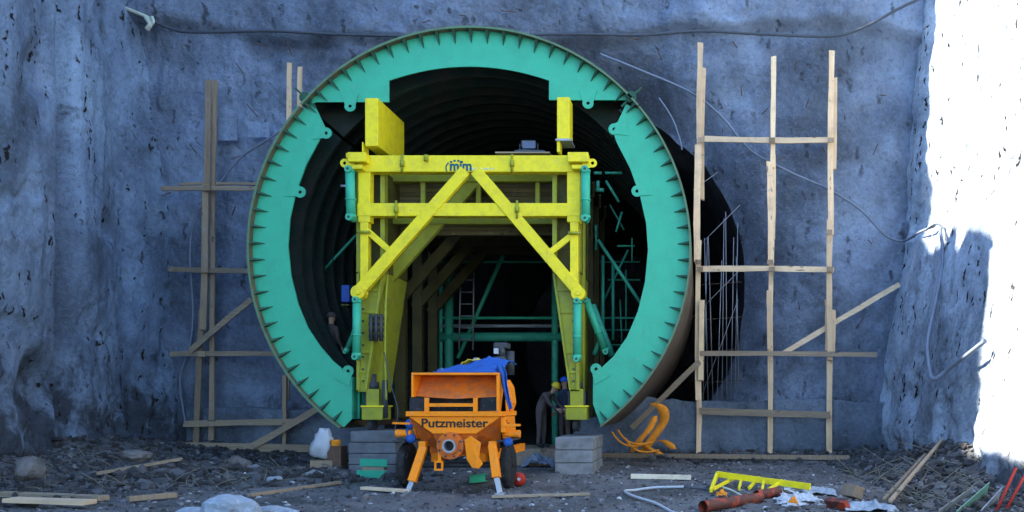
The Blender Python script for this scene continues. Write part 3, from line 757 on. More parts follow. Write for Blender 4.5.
# small lettering
def text(name, s, size, loc, mat, par, sx=1.0, bold=0.0, ext=0.004, rot=(R(90), 0, 0), shear=0):
    c = bpy.data.curves.new(name, 'FONT'); c.body = s; c.size = size; c.extrude = ext; c.offset = bold; c.align_x = 'LEFT'; c.shear = shear
    t = bpy.data.objects.new(name, c); COL.objects.link(t); bpy.context.view_layer.update()
    me = bpy.data.meshes.new_from_object(t.evaluated_get(bpy.context.evaluated_depsgraph_get()))
    bpy.data.objects.remove(t)
    me.transform(Matrix.Translation(loc) @ Matrix.Rotation(rot[2], 4, 'Z') @ Matrix.Rotation(rot[0], 4, 'X') @ Matrix.Diagonal((sx, 1, 1, 1)))
    me.name = name
    return link_mesh(name, me, mat, par)
text('logo_lettering', 'mim', 0.33, P(449.5, 170.6, G0 - 0.006), M['logo'], gan, 0.88, 0.010)
mb = MB(); prev = None
for k in range(14):
    a = R(205 - k * 11.5); p = P(455.5 + 9.5 * math.cos(a), 168 - 7.6 * math.sin(a), G0 - .006)
    if k < 7 and prev is not None: mb.bar(prev, p, 0.028, 0.008)
    if k >= 7 and k % 2: mb.bar(p, p + Vector((.045, 0, -.01)), 0.045, 0.008)
    prev = p
mb.build('logo_arc', M['logo'], gan)
mb = MB()
for k in range(9):
    u = 468.5 + 2.9 * k + .5 * (k % 3); mb.bar(P(u, 168.6 + .4 * (k % 2), G0 - .004), P(u + 1.7, 168.8, G0 - .004), .035 + .015 * (k % 2), .006)
mb.build('pale_lettering', M['pale'], gan)

# floodlight and boards on the gantry
bd = MB().span(P(495, 153, G0 + .3), P(552, 155.6, G0 + .62)); bd.build('board', M['wood_oh'])
tag(bpy.data.objects['board'], 'grey board lying on the top beam of the yellow gantry', 'board')
fl = thing('floodlight', P(529, 153, G0 + .45), 'small blue grey floodlight set on the gantry top beam', 'lamp')
MB().span(P(521, 140, G0 + .4), P(537, 149.5, G0 + .6)).build('housing', M['dsteel'], fl, bevel=0.015)
MB().span(P(522.5, 141.2, G0 + .385), P(535.5, 148.4, G0 + .398)).build('lens', M['lens'], fl)
MB().bar(P(520, 144, G0 + .5), P(520, 153, G0 + .5), .02, .05).bar(P(538, 144, G0 + .5), P(538, 153, G0 + .5), .02, .05).bar(P(519.7, 152.5, G0 + .5), P(538.3, 152.5, G0 + .5), .03, .05).build('bracket', M['dsteel'], fl)
mb = MB().tube(curve_pts([P(515, 152, G0 + .4), P(523, 151, G0 + .35), P(532, 151.5, G0 + .4), P(545, 152, G0 + .42)]), 0.04, 6)
tag(mb.build('cable_coil', M['cable']), 'dark cable lying beside the small floodlight', 'cable')

# ------------------------------------------------------------------ pipe bracing deep inside
pb = thing('pipe_bracing', (P(500, 0, 25.7).x, 25.7, 0), 'turquoise pipe framework with a ladder deep inside the tunnel', 'pipe frame')
YB = 25.7
for q in ((440, 254, 562, 254, .04, 'steel'), (440, 262, 562, 262, .035, 'turq'), (438, 318, 562, 318, .045, 'turq'), (438, 326, 562, 326, .055, 'steel'), (438, 337, 562, 337, .14, 'turq_m'),
          (449, 262, 449, 454, .13, 'turq_m'), (504, 253, 458, 358, .06, 'turq'), (441, 285, 441, 400, .05, 'turq_m'), (555, 262, 555, 454, .1, 'turq_m')):
    MB().tube([P(q[0], q[1], YB), P(q[2], q[3], YB)], q[4], 10).build('pipe', M[q[5]], pb)
ld = MB().tube([P(461, 262, YB - .3), P(459, 350, YB - .3)], .025, 6).tube([P(474, 262, YB - .3), P(473, 350, YB - .3)], .025, 6)
ldo = ld.build('ladder', M['steel'], pb)
for k in range(7): MB().tube([P(460.5, 268 + 12 * k, YB - .3), P(473.6, 268 + 12 * k, YB - .3)], .018, 6).build('rung', M['steel'], ldo)

# rebar rods standing in the mouth, right of the form
rb = thing('rebar_mesh', (P(722, 0, 25.8).x, 25.8, 0.2), 'thin steel rods standing in the dark gap between form and tunnel edge', 'reinforcement')
for k, u in enumerate((703, 708, 713, 717, 722, 727, 731, 735, 739)):
    t = random.uniform(-5, 5)
    MB().tube([P(u, 400, 25.7), P(u + t, random.uniform(200, 270), 25.7)], 0.014, 5).build('rod', M['steel'], rb)
for v in (285, 320, 352, 383): MB().tube([P(700, v, 25.75), P(742, v - 3, 25.75)], 0.012, 5).build('rod', M['rusty'], rb)
for q in ((693, 190, 718, 172), (695, 250, 740, 205), (690, 320, 742, 268), (702, 395, 738, 300)): MB().tube([P(q[0], q[1], 25.6), P(q[2], q[3], 25.6)], 0.011, 5).build('rod', M['steel'], rb)

# ------------------------------------------------------------------ timber scaffolds
YS = 24.25
sc = thing('timber_scaffold', (P(765, 0, YS).x, YS, 0), 'pale timber frame of three spliced posts against the wall right of the tunnel', 'scaffold')
def board(u0, v0, u1, v1, wpx, Y, dp, mat, par, name):
    a, b = P(u0, v0, Y), P(u1, v1, Y); L = (b - a).length; t = (b - a).normalized(); wv = Vector((t.z, 0, -t.x)); ww = wpx * Y / F / 2
    bw = random.uniform(-1, 1) * .008 * L; tw = random.uniform(-.03, .03); n = 7; vs = []
    for k in range(n):
        f = k / (n - 1); c = a + (b - a) * f + wv * (bw * 4 * f * (1 - f) + random.uniform(-.006, .006)) + Vector((0, bw * 2 * f * (1 - f), 0))
        w2 = ww * random.uniform(.9, 1.08)
        for i, j in ((-1, -1), (1, -1), (1, 1), (-1, 1)): vs.append(c + wv * i * w2 + Vector((0, j * dp / 2 + i * tw * f * .3, 0)) + (t * random.uniform(-.03, .03) if k in (0, n - 1) else Vector()))
    fs = [(k * 4 + i, k * 4 + (i + 1) % 4, k * 4 + 4 + (i + 1) % 4, k * 4 + 4 + i) for k in range(n - 1) for i in range(4)] + [(3, 2, 1, 0), (n * 4 - 4, n * 4 - 3, n * 4 - 2, n * 4 - 1)]
    return MB().add(vs, fs).build(name, M[mat], par)
for q in ((700.5, 43, 700, 155, 5.5, 0), (703.5, 68, 702, 200, 5, .06), (698.5, 145, 697, 262, 6.5, -.06), (699, 240, 698, 400, 5, .02), (702, 300, 701, 380, 5, -.09), (699, 378, 698.5, 462, 5, .07),
          (773.5, 57, 772.5, 168, 5, 0), (769.5, 162, 771, 262, 6, -.07), (773.5, 155, 773, 240, 4, .06), (772, 240, 770.5, 360, 5, .03), (769, 290, 769.5, 350, 5, -.09), (770, 345, 770, 462, 5, .07),
          (832, 51, 831, 235, 5.5, 0), (835, 78, 834, 170, 4, .06), (829.5, 220, 830, 360, 5.5, -.07), (833.5, 310, 833, 352, 4, .04), (826.5, 300, 827, 350, 3.5, .04), (829.5, 345, 829, 464, 5.5, .06)):
    board(q[0], q[1], q[2], q[3], q[4], YS + q[5], 0.05, 'wood', sc, 'post')
for q in ((704, 139, 830, 140, 5.5), (700, 269, 833, 270, 5.5), (700, 353.5, 877, 355, 5), (700, 411, 830, 415, 6.5), (690, 458, 850, 459, 4.5)):
    board(q[0], q[1], q[2], q[3], q[4], YS - .13, 0.06, 'wood_h' if q[1] < 300 else 'wood_oh', sc, 'ledger')
board(782, 354, 900, 284, 5, YS + .15, 0.05, 'wood_h', sc, 'brace'); board(632, 428, 700, 361, 5.5, YS - .2, 0.05, 'wood_oh', sc, 'brace')
for (u, v) in ((701, 140), (772, 140), (831, 140), (700, 269), (772, 269), (830, 269), (698, 262), (770, 262), (829, 232)):
    MB().box(P(u, v, YS - .2), (0.17, 0.03, 0.13)).build('cleat', M['wood_o'], sc)
s2 = thing('timber_scaffold', (P(225, 0, YS).x, YS, 0), 'weathered timber frame against the wall left of the tunnel', 'scaffold')
for q in ((208.5, 80, 206, 225, 5.5, 0), (215, 80, 212.5, 230, 4.5, .12), (205.5, 185, 203, 330, 6, -.07), (212.5, 225, 211.5, 440, 5, .12), (202, 310, 196, 446, 6, 0), (289.5, 63, 289, 150, 4.5, 0), (300, 67, 300, 140, 4.5, .1), (284.5, 375, 284, 458, 4, -.05), (289, 140, 287, 400, 4, 0.05)):
    board(q[0], q[1], q[2], q[3], q[4], YS + q[5], 0.05, 'wood' if q[1] < 70 else 'wood_o', s2, 'post')
for q in ((162, 188.5, 256, 188.5, 4.5, -.12), (180, 184, 256, 184, 2.5, .18), (168, 269, 250, 271, 5, -.12), (170, 354, 275, 354, 5, -.12), (184, 424, 300, 422, 6, -.1), (184, 446, 330, 449, 8, -.15), (186, 454, 300, 456, 3, -.2)):
    board(q[0], q[1], q[2], q[3], q[4], YS + q[5], 0.06, 'wood_oh', s2, 'ledger')
board(190, 351, 252, 299, 5.5, YS - .2, 0.05, 'wood_oh', s2, 'brace'); board(244, 451, 320, 407, 6.5, YS - .24, 0.05, 'wood_oh', s2, 'brace')
for (u, v) in ((207, 188), (205, 270), (202, 354)): MB().box(P(u, v, YS - .2), (0.2, 0.03, 0.15)).build('cleat', M['wood_o'], s2)

# ------------------------------------------------------------------ cables and hoses on the wall
def hose(pts, r, mat, name, label, cat='hose', Y=24.7, n=6):
    return tag(MB().tube(curve_pts([P(p[0], p[1], p[2] if len(p) > 2 else Y) for p in pts]), r, n).build(name, M[mat]), label, cat)
hose([(152, 21), (180, 31), (215, 32), (270, 31), (330, 34), (400, 36), (450, 38), (560, 34), (640, 35), (700, 31), (760, 34), (830, 36), (862, 28), (900, 8), (930, -6)], .04, 'cable', 'wall_cable', 'dark cable sagging across the top of the portal wall', 'cable', 24.3)
hose([(100, -4), (125, 8), (149, 18), (152, 21)], .055, 'rope', 'rope', 'pale thick rope in the upper left corner tied to the cable', 'rope', 24.25)
tag(MB().tube(curve_pts([P(146, 18, 24.2), P(150, 24, 24.15), P(147, 29, 24.2)]), .07, 6).tube(curve_pts([P(152, 17, 24.2), P(153, 22, 24.15), P(150, 26, 24.2)]), .05, 6).build('rope_knot', M['rope']), 'pale knot at the lower end of the rope', 'knot')
hose([(600, 54), (640, 70), (690, 92), (722, 117), (750, 150), (790, 172), (830, 190), (862, 211), (885, 235), (903, 241), (920, 232, 22.9), (935, 226, 21.9)], .035, 'hose', 'wall_hose', 'long grey hose running diagonally down the wall behind the right scaffold', 'hose', 24.55)
hose([(940, 228, 21), (943, 260, 20.5), (936, 300, 20), (928, 340, 19.5), (929, 365, 19), (934, 379, 18.3), (950, 368, 17.9), (985, 341, 16.4)], .045, 'hose', 'wall_hose', 'blue grey hose hanging down the right rock wall in a hook', 'hose')
hose([(926, 230, 22.4), (936, 224, 21.6), (944, 229, 21.2), (946, 240, 21)], .03, 'cable', 'cable_loop', 'dark cable loop on the ledge of the right rock wall', 'cable')
hose([(285, 128), (262, 143), (240, 158), (222, 180), (205, 200), (193, 226), (190, 260), (193, 310), (190, 345), (180, 380), (186, 425)], .03, 'hose', 'wall_hose', 'thin grey hose looping down behind the left scaffold', 'hose', 24.6)
hose([(659, 98), (672, 118), (680, 140), (682, 150)], .025, 'hose', 'wire_end', 'short loose wire hanging over the tunnel edge beside the ring', 'wire', 24.3)

# ------------------------------------------------------------------ concrete blocks carrying the gantry
def courses(name, u0, v0, u1, v1, Y, dep, n, label, mat='conc2'):
    a, b = P(u0, v0, Y), P(u1, v1, Y); t = thing(name, ((a.x + b.x) / 2, Y, 0), label, 'block pile')
    h = (a.z + 0.05) / n
    for k in range(n):
        j = random.uniform(-.03, .03)
        MB().span((a.x + j, Y + abs(j), -0.05 + k * h), (b.x + j, Y + dep, -0.05 + (k + 1) * h - 0.012)).build('slab', M[mat], t, bevel=0.015)
    return t
courses('block_pile', 349, 431, 396, 474, 19.1, 1.9, 4, 'pile of grey concrete slabs under the left gantry foot', 'conc')
courses('block_pile', 554, 437, 592, 473, 19.1, 1.9, 3, 'pale concrete block pile under the right gantry foot', 'conc2')

# ------------------------------------------------------------------ concrete pump
YPm = 14.9
px_ = P(452, 0, YPm).x
pump = thing('concrete_pump', (px_, 16.3, 0), 'orange trailer concrete pump standing in front of the gantry', 'concrete pump')
def Q(u, v, y=0.0): return P(u, v, YPm) + Vector((0, y, 0))
O_ = M['or']
# hood: tray open to the front
def panel(pts, t, name, mat=O_, par=pump, bev=0.006): return MB().prism(pts, t).build(name, mat, par, bevel=bev)
hb = panel([Q(412, 375, 0.51), Q(495, 375, 0.51), Q(495, 396, 0.18), Q(470, 398, 0.16), Q(453, 399, 0.16), Q(435, 398, 0.16), Q(412, 396, 0.18)], (0, .03, .01), 'hood_panel', M['or_in'])
panel([Q(410, 372.5, 0.06), Q(497.5, 372.5, 0.06), Q(497.5, 372.5, 0.56), Q(410, 372.5, 0.56)], (0, 0, -.04), 'hood_rim')
panel([Q(410, 375, 0.06), Q(410, 375, 0.56), Q(410, 397, 0.26), Q(410, 397, 0.06)], (.035, 0, 0), 'hood_side')
panel([Q(495.5, 375, 0.06), Q(495.5, 375, 0.56), Q(495.5, 412, 0.26), Q(495.5, 412, 0.06)], (.035, 0, 0), 'hood_side')
# rubber and grill
panel([Q(406, 396.5, 0.20), Q(421, 397.5, 0.20), Q(421, 411, 0.17), Q(405.5, 411, 0.17)], (0, .03, 0), 'splash_flap', M['black'])
panel([Q(477, 397.5, 0.20), Q(495, 396.5, 0.20), Q(496, 411, 0.17), Q(477, 411, 0.17)], (0, .03, 0), 'splash_flap', M['black'])
panel([Q(421, 398, 0.44), Q(477, 398, 0.44), Q(477, 411, 0.44), Q(421, 411, 0.44)], (0, .03, 0), 'splash_flap', M['black'])
for u in (425, 474): MB().bar(Q(u, 397.6, 0.10), Q(u, 413, 0.10), .075, .04).build('grill_post', O_, pump)
MB().bar(Q(426.5, 405, 0.11), Q(473, 405, 0.11), .06, .035).build('grill_bar', O_, pump)
gr = MB()
for k in range(9): gr.bar(Q(430 + k * 5, 412, .2), Q(430 + k * 5, 412, 1.0), .012, .03, (0, 0, 1))
gr.build('grill', M['dsteel'], pump)
# hopper
MB().span(Q(403.5, 411.5, .1), Q(500.5, 416.5, .2)).build('hopper_rim', O_, pump, bevel=0.008)
for u0 in (403.5, 498.5): MB().span(Q(u0, 411.6, .203), Q(u0 + 2, 416.4, 1.3)).build('hopper_rim', O_, pump)
panel([Q(406, 416.8, .15), Q(498, 416.8, .15), Q(474, 434, .15), Q(430, 434, .15)], (0, .03, 0), 'hopper_front')
panel([Q(405, 417, .17), Q(429, 434, .17), Q(438, 452, .55), Q(412, 447, .6)], (0.01, .03, 0), 'hopper_side', M['or_in'])
panel([Q(498.5, 417, .17), Q(474.5, 434, .17), Q(467, 449, .5), Q(493, 444, .6)], (-0.01, .03, 0), 'hopper_side', M['or_in'])
panel([Q(429, 434.3, .2), Q(475, 434.3, .2), Q(466, 456, .35), Q(436, 456, .35)], (0, .03, 0), 'hopper_bottom', M['or_in'])
panel([Q(464, 440, .02), Q(470, 436, .02), Q(480, 443, .05), Q(478, 458, .06), Q(482, 464, .06), Q(478, 469, .06), Q(471, 468, .06), Q(466, 460, .05)], (0, .03, 0), 'hopper_flap')
panel([Q(405, 417, .18), Q(408, 417, .18), Q(408, 440, .5), Q(407, 440, .5)], (0, 1.0, 0), 'hopper_wall')
panel([Q(497, 417, .18), Q(500, 417, .18), Q(498, 440, .5), Q(496, 440, .5)], (0, 1.0, 0), 'hopper_wall')
# outlet flange
fc = Q(449, 446, .1)
o = MB().lathe(fc, (0, -1, 0), [(-.25, .2), (-.02, .2), (-.02, .235), (.04, .235), (.04, .16), (.1, .15), (.1, .095), (-.1, .09), (-.1, .0001)], 28).build('outlet_flange', M['or_in'], pump)
MB().lathe(fc, (0, -1, 0), [(.06, .118), (.115, .118), (.115, .088), (-.05, .085)], 24, caps=False).build('outlet_ring', M['steel'], o)
MB().lathe(fc, (0, -1, 0), [(-.03, .0855), (-.02, .0855)], 20).build('outlet_dark_disc', M['ink'], o)  # black disc put in the outlet for the darkness of its hole
for k in range(8):
    a = R(22.5 + 45 * k); MB().lathe(fc + Vector((.2 * math.cos(a), -.04, .2 * math.sin(a))), (0, -1, 0), [(0, .018), (.025, .018)], 6).build('bolt', M['dsteel'], o)
MB().tube([Q(462, 441, .1), Q(468, 441, .1)], .02, 6).tube([Q(462, 458, .1), Q(468, 458, .1)], .02, 6).build('pin', M['steel'], pump)
mb = MB()
for (a, b) in (((434, 462), (442, 462)), ((434, 470), (442, 470)), ((434.6, 462), (434.6, 470)), ((441.4, 462), (441.4, 470))): mb.bar(Q(*a, .05), Q(*b, .05), .03, .04 + .002 * a[0] % .01)
mb.build('tow_bracket', O_, pump)
MB().bar(Q(438, 452, .1), Q(438, 462, .1), .06, .05).build('tow_post', O_, pump)
# chassis and body behind
for u in (425, 475): MB().span(Q(u - 3, 455, .5), Q(u + 3, 464, 4.0)).build('chassis_rail', O_, pump)
MB().span(Q(418, 446, .62), Q(484, 456, 1.2)).build('pump_block', M['or_in'], pump, bevel=.02)
MB().span(Q(416, 388, 1.35), Q(455, 446, 3.3)).build('engine_cover', O_, pump, bevel=.04)
for k in range(6): MB().span(Q(455.2, 392 + 6 * k, 1.8), Q(456, 394.5 + 6 * k, 3.0)).build('vent_slat', M['ink'], pump)
panel([Q(493, 378, .85), Q(497, 386, .9), Q(499, 403, .9), Q(495, 417, .85)], (0, .5, 0), 'side_cover')
MB().span(Q(498, 417, .2), Q(503, 433, .45)).build('side_box', O_, pump, bevel=.01)
text('side_lettering', 'F-', .12, Q(500.5, 425, .245), M['ink'], pump, 1.1, .004)
# arms
MB().bar(Q(387, 423.5, .3), Q(405, 424, .3), .035, .08).build('arm_plate', O_, pump); MB().bar(Q(499, 425, .22), Q(517.5, 425.5, .22), .04, .08).build('arm_plate', O_, pump)
MB().lathe(Q(389, 434, .35), (1, 0, 0), [(0, .07), (.27, .055)], 14).build('outrigger_tube', O_, pump); MB().lathe(Q(516, 434.5, .35), (-1, 0, 0), [(0, .07), (.27, .055)], 14).build('outrigger_tube', O_, pump)
for (u, v) in ((403, 425), (404, 440), (503.5, 443.5)):
    MB().lathe(Q(u, v, .4), (0.1, -1, .2), [(0, .05), (.03, .085), (.1, .08), (.13, .04)], 12).build('blue_cap', M['blue'], pump)
MB().tube(curve_pts([Q(403, 425, .38), Q(401, 432, .3), Q(404, 441, .36)]), .02, 6).build('blue_hose', M['blue'], pump)
# stabiliser legs
def stab(u0, v0, u1, v1, u2, v2, mat):
    o = MB().bar(Q(u0, v0, .25), Q(u1, v1, .05), .14, .12).build('stabiliser_leg', O_, pump, bevel=.01)
    MB().bar(Q(u1, v1, .05), Q(u2, v2, 0), .08, .06).box(Q(u2, v2 + .8, 0), (.16, .16, .02)).build('stabiliser_foot', M[mat], o)
stab(419, 448, 411, 482, 408, 491.5, 'steel'); stab(489, 446, 496, 478, 500, 493, 'white')
for u in (418, 489): MB().span(Q(u - 3.5, 442, .2), Q(u + 3.5, 451, .35)).build('leg_socket', O_, pump, bevel=.01)
# wheels
for (u, sx) in ((408, -1), (508.5, 1)):
    c = P(u, 0, 15.75); c.z = 0.42 + 0.02
    o = MB().lathe(c - Vector((.1, 0, 0)), (1, 0, 0), [(.01, .24), (.01, .33), (.03, .40), (.05, .42), (.13, .42), (.155, .40), (.18, .33), (.18, .24)], 32).build('wheel', M['black'], pump)
    MB().lathe(c - Vector((.08, 0, 0)), (1, 0, 0), [(0, .05), (0.02, .235), (.14, .235), (.16, .05)], 24).build('rim', M['or_in'], o)
    MB().span(c + Vector((-.11, -.5, .45)), c + Vector((.11, .5, .475))).build('mudguard', M['dsteel'], pump)
MB().tube([P(407, 0, 15.75) * 1 + Vector((0, 0, .44 - P(407, 0, 15.75).z)), P(509, 0, 15.75) + Vector((0, 0, .44 - P(509, 0, 15.75).z))], .05, 8).build('axle', M['dsteel'], pump)
# lettering
t = text('brand_lettering', 'Putzmeister', .215, Q(418.2, 427.4, .143), M['ink'], pump, 1.13, .0035)
t['label'] = 'black bold lettering reading Putzmeister'
# exhaust and motor on top
ex = MB().tube([Q(478, 372, 1.6), Q(478, 352, 1.6)], .12, 12).tube([Q(485, 372, 1.9), Q(485, 345, 1.9)], .1, 12).tube([Q(479, 352, 1.7), Q(479, 340, 1.7)], .07, 10)
ex.build('exhaust_stack', M['dsteel'], pump)
MB().span(Q(470, 336, 1.65), Q(486, 343, 1.95)).build('air_filter', M['dsteel'], pump, bevel=.03)
MB().span(Q(473, 343, 1.5), Q(477, 349, 1.6)).build('reflector', M['white'], pump)
MB().tube([Q(454, 383, 1.5), Q(454, 360, 1.5)], .13, 12).lathe(Q(454, 361, 1.5), (0, 0, 1), [(0, .13), (.08, .1), (.13, .04)], 14).build('filler_cap', M['steel'], pump)
for u in (433, 494): MB().tube([Q(u, 373, .5), Q(u - 1.5, 370, .5), Q(u, 367, .5), Q(u + 1.5, 370, .5), Q(u, 373, .5)], .012, 6).build('lifting_eye', M['steel'], pump)

# tarps: draped sheets
def sheet(name, fn, nu, nv, mat, label, cat, thick=0.012, origin=None):
    V = np.zeros((nv, nu, 3))
    for j in range(nv):
        for i in range(nu): V[j, i] = fn(i / (nu - 1), j / (nv - 1))
    if origin is None: origin = (float(V[..., 0].mean()), float(V[..., 1].mean()), float(V[..., 2].min()))
    o = grid_mesh(name, V, mat, origin=origin)
    s = o.modifiers.new('thick', 'SOLIDIFY'); s.thickness = thick
    return tag(o, label, cat)
def wr(a, b, s, amp): return float(amp * fbm(np.array([a]), np.array([b]), np.array([0.0]), 0.25, 3, s)[0])
def tarp(s, t):
    u = 427 + 70 * s; top = 370.5 - 14.5 * max(0, 1 - abs(s - .70) / .78) - (1.5 if s > .9 else 0)
    y = .32 + 1.3 * t
    z = Q(u, 372.0 * (1 - min(1, t * 2.2)) + top * min(1, t * 2.2), y).z
    p = Q(u, 0, y); return (p.x, p.y, z + .012 + wr(s * 2, t * 2, 5, .035) * min(1, t * 4 + .1))
sheet('blue_tarp', tarp, 60, 34, M['blue'], 'blue tarpaulin crumpled over the top of the orange pump', 'tarp')
def tarp2(s, t):
    e = t
    c = [(495, 366), (500, 374), (502, 386), (505, 398), (508, 409)]
    i = min(3, int(e * 4)); f = e * 4 - i
    u = c[i][0] * (1 - f) + c[i + 1][0] * f; v = c[i][1] * (1 - f) + c[i + 1][1] * f
    wdt = 7 * (1 - .75 * e)
    p = Q(u + (s - .5) * wdt * 1.3, v - (s - .5) * 3, .24 + .04 * math.sin(s * 9 + e * 3)); return (p.x, p.y, p.z + wr(s, t * 2, 8, .02))
t2 = sheet('tarp_tail', tarp2, 14, 30, M['blue'], None, None); t2.name = 'tarp_tail'
par = bpy.data.objects['blue_tarp']; t2.parent = par; t2.location = Vector(t2.location) - Vector(par.location)
def ycl(s, t):
    u = 441 + 30 * s; y = 1.1 + .5 * t
    top = 366 - 8 * max(0, 1 - abs(s - .55) / .6); p = Q(u, top if t < .9 else top + 2, y); return (p.x, p.y, p.z + .05 + wr(s * 2, t, 12, .03))
sheet('yellow_sheet', ycl, 26, 12, M['helm_y'], 'yellow sheet peeping out above the blue tarpaulin on the pump', 'sheet')

# ------------------------------------------------------------------ loose things on the ground
def on_ground(p, dz=0.0): return Vector((p.x, p.y, gzf(p.x, p.y) + dz))
def gy_(v, h=0.0): return (EYE - h) * F / (v - 400)      # distance of ground seen at row v
def gpt(u, v, h=0.0):
    y = gy_(v, h); p = P(u, v, y); p.z = gzf(p.x, p.y) + h; return p
def rock(name, c, size, mat, label, cat='rock', seed=0, flat=0.7, group=None, det=3):
    bm = bmesh.new(); bmesh.ops.create_icosphere(bm, subdivisions=det, radius=1)
    co = np.array([v.co[:] for v in bm.verts])
    d = 1 + 0.28 * fbm(co[:, 0] + seed * 7.1, co[:, 1], co[:, 2], 1.1, 3, seed) + 0.08 * fbm(co[:, 0], co[:, 1] + seed, co[:, 2], .3, 2, seed + 4)
    for v, k in zip(bm.verts, d): v.co = Vector((v.co.x * size[0], v.co.y * size[1], v.co.z * size[2])) * float(k)
    me = bpy.data.meshes.new(name); bm.to_mesh(me); bm.free(); me.materials.append(mat)
    o = bpy.data.objects.new(name, me); COL.objects.link(o); o.location = (c[0], c[1], c[2] + size[2] * flat * .6)
    return tag(o, label, cat, group)
rock('boulder', gpt(229, 519), (.36, .34, .26), M['boulder'], 'largest pale blue grey boulder at the bottom left edge of the picture', seed=1)
rock('boulder', gpt(192, 516), (.24, .22, .12), M['boulder'], 'flat pale boulder just left of the largest pale boulder', seed=2)
rock('boulder', gpt(271, 513), (.26, .22, .10), M['boulder'], 'flat pale boulder just right of the largest pale boulder', seed=3)
rock('boulder', gpt(292, 514), (.10, .10, .07), M['boulder'], 'small pale stone rightmost in the row of pale boulders', seed=4)
rock('boulder', gpt(240, 477), (.22, .2, .2), M['rock'], 'brown grey rock by the base boards left of the worker form', seed=6)
rock('boulder', gpt(30, 474, .3), (.26, .25, .26), M['rock'], 'brown rock in the rubble at the far left wall foot', seed=8)
rock('boulder', gpt(275, 484), (.12, .12, .09), M['boulder'], 'small pale stone on the rubble above the pale boulders', seed=9)
rock('boulder', gpt(135, 470, .2), (.36, .25, .15), M['rock'], 'slanting grey rock slab in the rubble near the left scaffold', seed=10)
for i, (u, v, s) in enumerate(((345, 478, .1), (300, 490, .09), (365, 500, .07), (560, 500, .06), (595, 478, .06), (665, 500, .06))):
    rock('stone', gpt(u, v), (s, s, s * .7), M['rock'], ['stone beside the green steel channels', 'stone left of the orange pump among gravel', 'small stone at the bottom edge left of the pump', 'small stone at the bottom edge right of the pump', 'small stone right of the pale block pile', 'small stone below the bright plank'][i], 'stone', i + 20, det=2)

def plank(p0, p1, wd, thk, mat, name, label, cat='plank', dz=0.02, grp=None):
    a = on_ground(p0, thk / 2 + dz) if len(p0) == 3 else p0; b = on_ground(p1, thk / 2 + dz)
    t = (b - a).normalized(); up = Vector((0, 0, 1)); sd = t.cross(up).normalized()
    mb = MB().bar(a, b, wd, thk, (0, 0, 1))
    return tag(mb.build(name, M[mat], origin=(a + b) / 2, bevel=.004), label, cat, grp)
plank(gpt(631, 480), gpt(691, 480), .14, .09, 'wood_w', 'plank', 'bright short plank lying on the ground right of the pump')
plank(gpt(363, 492), gpt(406, 495), .13, .05, 'wood_h', 'plank', 'brown board under the left stabiliser foot of the pump')
plank(gpt(492, 497), gpt(590, 495), .14, .04, 'wood_oh', 'plank', 'brown board under the right stabiliser foot of the pump')
plank(gpt(0, 498), gpt(104, 502), .2, .08, 'wood_oh', 'plank', 'long grey plank at the lower left edge of the picture')
plank(gpt(10, 510), gpt(90, 510), .3, .06, 'wood_h', 'plank', 'yellowish board cut by the bottom left corner', dz=.08)
plank(gpt(96, 484), gpt(182, 479), .12, .06, 'wood_oh', 'plank', 'thin pale plank on the rubble below the left scaffold', dz=.12)
plank(gpt(128, 503), gpt(176, 499), .12, .08, 'wood_o', 'plank', 'dark board left of the pale boulders')
plank(gpt(250, 497), gpt(340, 486), .1, .05, 'wood_o', 'plank', 'dark board lying behind the pale boulders')
plank(gpt(600, 458), gpt(850, 462), .12, .12, 'wood_o', 'timber_sill', 'dark long timber lying at the foot of the right scaffold', 'timber')
# yellow truss piece lying on the ground
tr = thing('truss_frame', gpt(760, 486), 'yellow steel truss piece lying flat on the ground right of the pump', 'truss')
def tp(u, v, h): return gpt(u, v + h * 62, 0) + Vector((0, 0, h))
a0, a1 = tp(719, 477, .14), tp(808, 485, .12)
def gl(u, v, h): y = gy_(v, h); p = P(u, v, y); p.z = max(gzf(p.x, p.y), -.05) + h; return p
C1, C2 = gl(717, 475.5, .20), gl(810, 485.5, .14)
MB().bar(C1, C2, .11, .05, (0, 1, 0)).build('chord', M['yel'], tr)
MB().bar(gl(711, 491, .06), gl(717, 476, .2), .07, .05).build('web_bar', M['yel'], tr)
for (u0, v0, u1, v1) in ((713, 490, 736, 476), (739, 489, 742, 477), (749, 488, 759, 478), (762, 491, 764, 480), (768, 490, 782, 481)):
    MB().bar(gl(u0, v0, .06), gl(u1, v1, .17), .055, .04).build('web_bar', M['yel'], tr)
# rusty pipes
def rpipe(u0, v0, u1, v1, r, label):
    a, b = gpt(u0, v0), gpt(u1, v1); a.z += r; b.z += r
    d = (b - a).normalized()
    me = MB().tube([a, b], r, 20, cap=False).tube([b, a], r * .82, 20, cap=False)
    o = me.build('steel_pipe', M['rust']); tag(o, label, 'pipe')
    return o
rpipe(703, 509, 760, 500, .09, 'rusty red steel pipe lying in front of the yellow truss'); rpipe(757, 498, 779, 495.5, .08, 'short dark rusty pipe just behind the longer red pipe')
def ghose(pts, r, mat, name, label, cat='hose'):
    return tag(MB().tube(curve_pts([gpt(u, v) + Vector((0, 0, r + .015)) for u, v in pts]), r, 7).build(name, M[mat]), label, cat)
ghose([(684, 490.5), (655, 490), (634, 491), (625, 493), (632, 498), (655, 504), (672, 511), (680, 516)], .025, 'white', 'ground_hose', 'white hose curving over the ground below the bright plank')
ghose([(684, 490.5), (705, 492), (722, 496), (735, 499)], .02, 'cable', 'ground_cable', 'dark cable between white hose and rusty pipe', 'cable')
ghose([(718, 490), (730, 492), (742, 497)], .02, 'rope', 'ground_rope', 'pale cord lying across the yellow truss', 'cord')
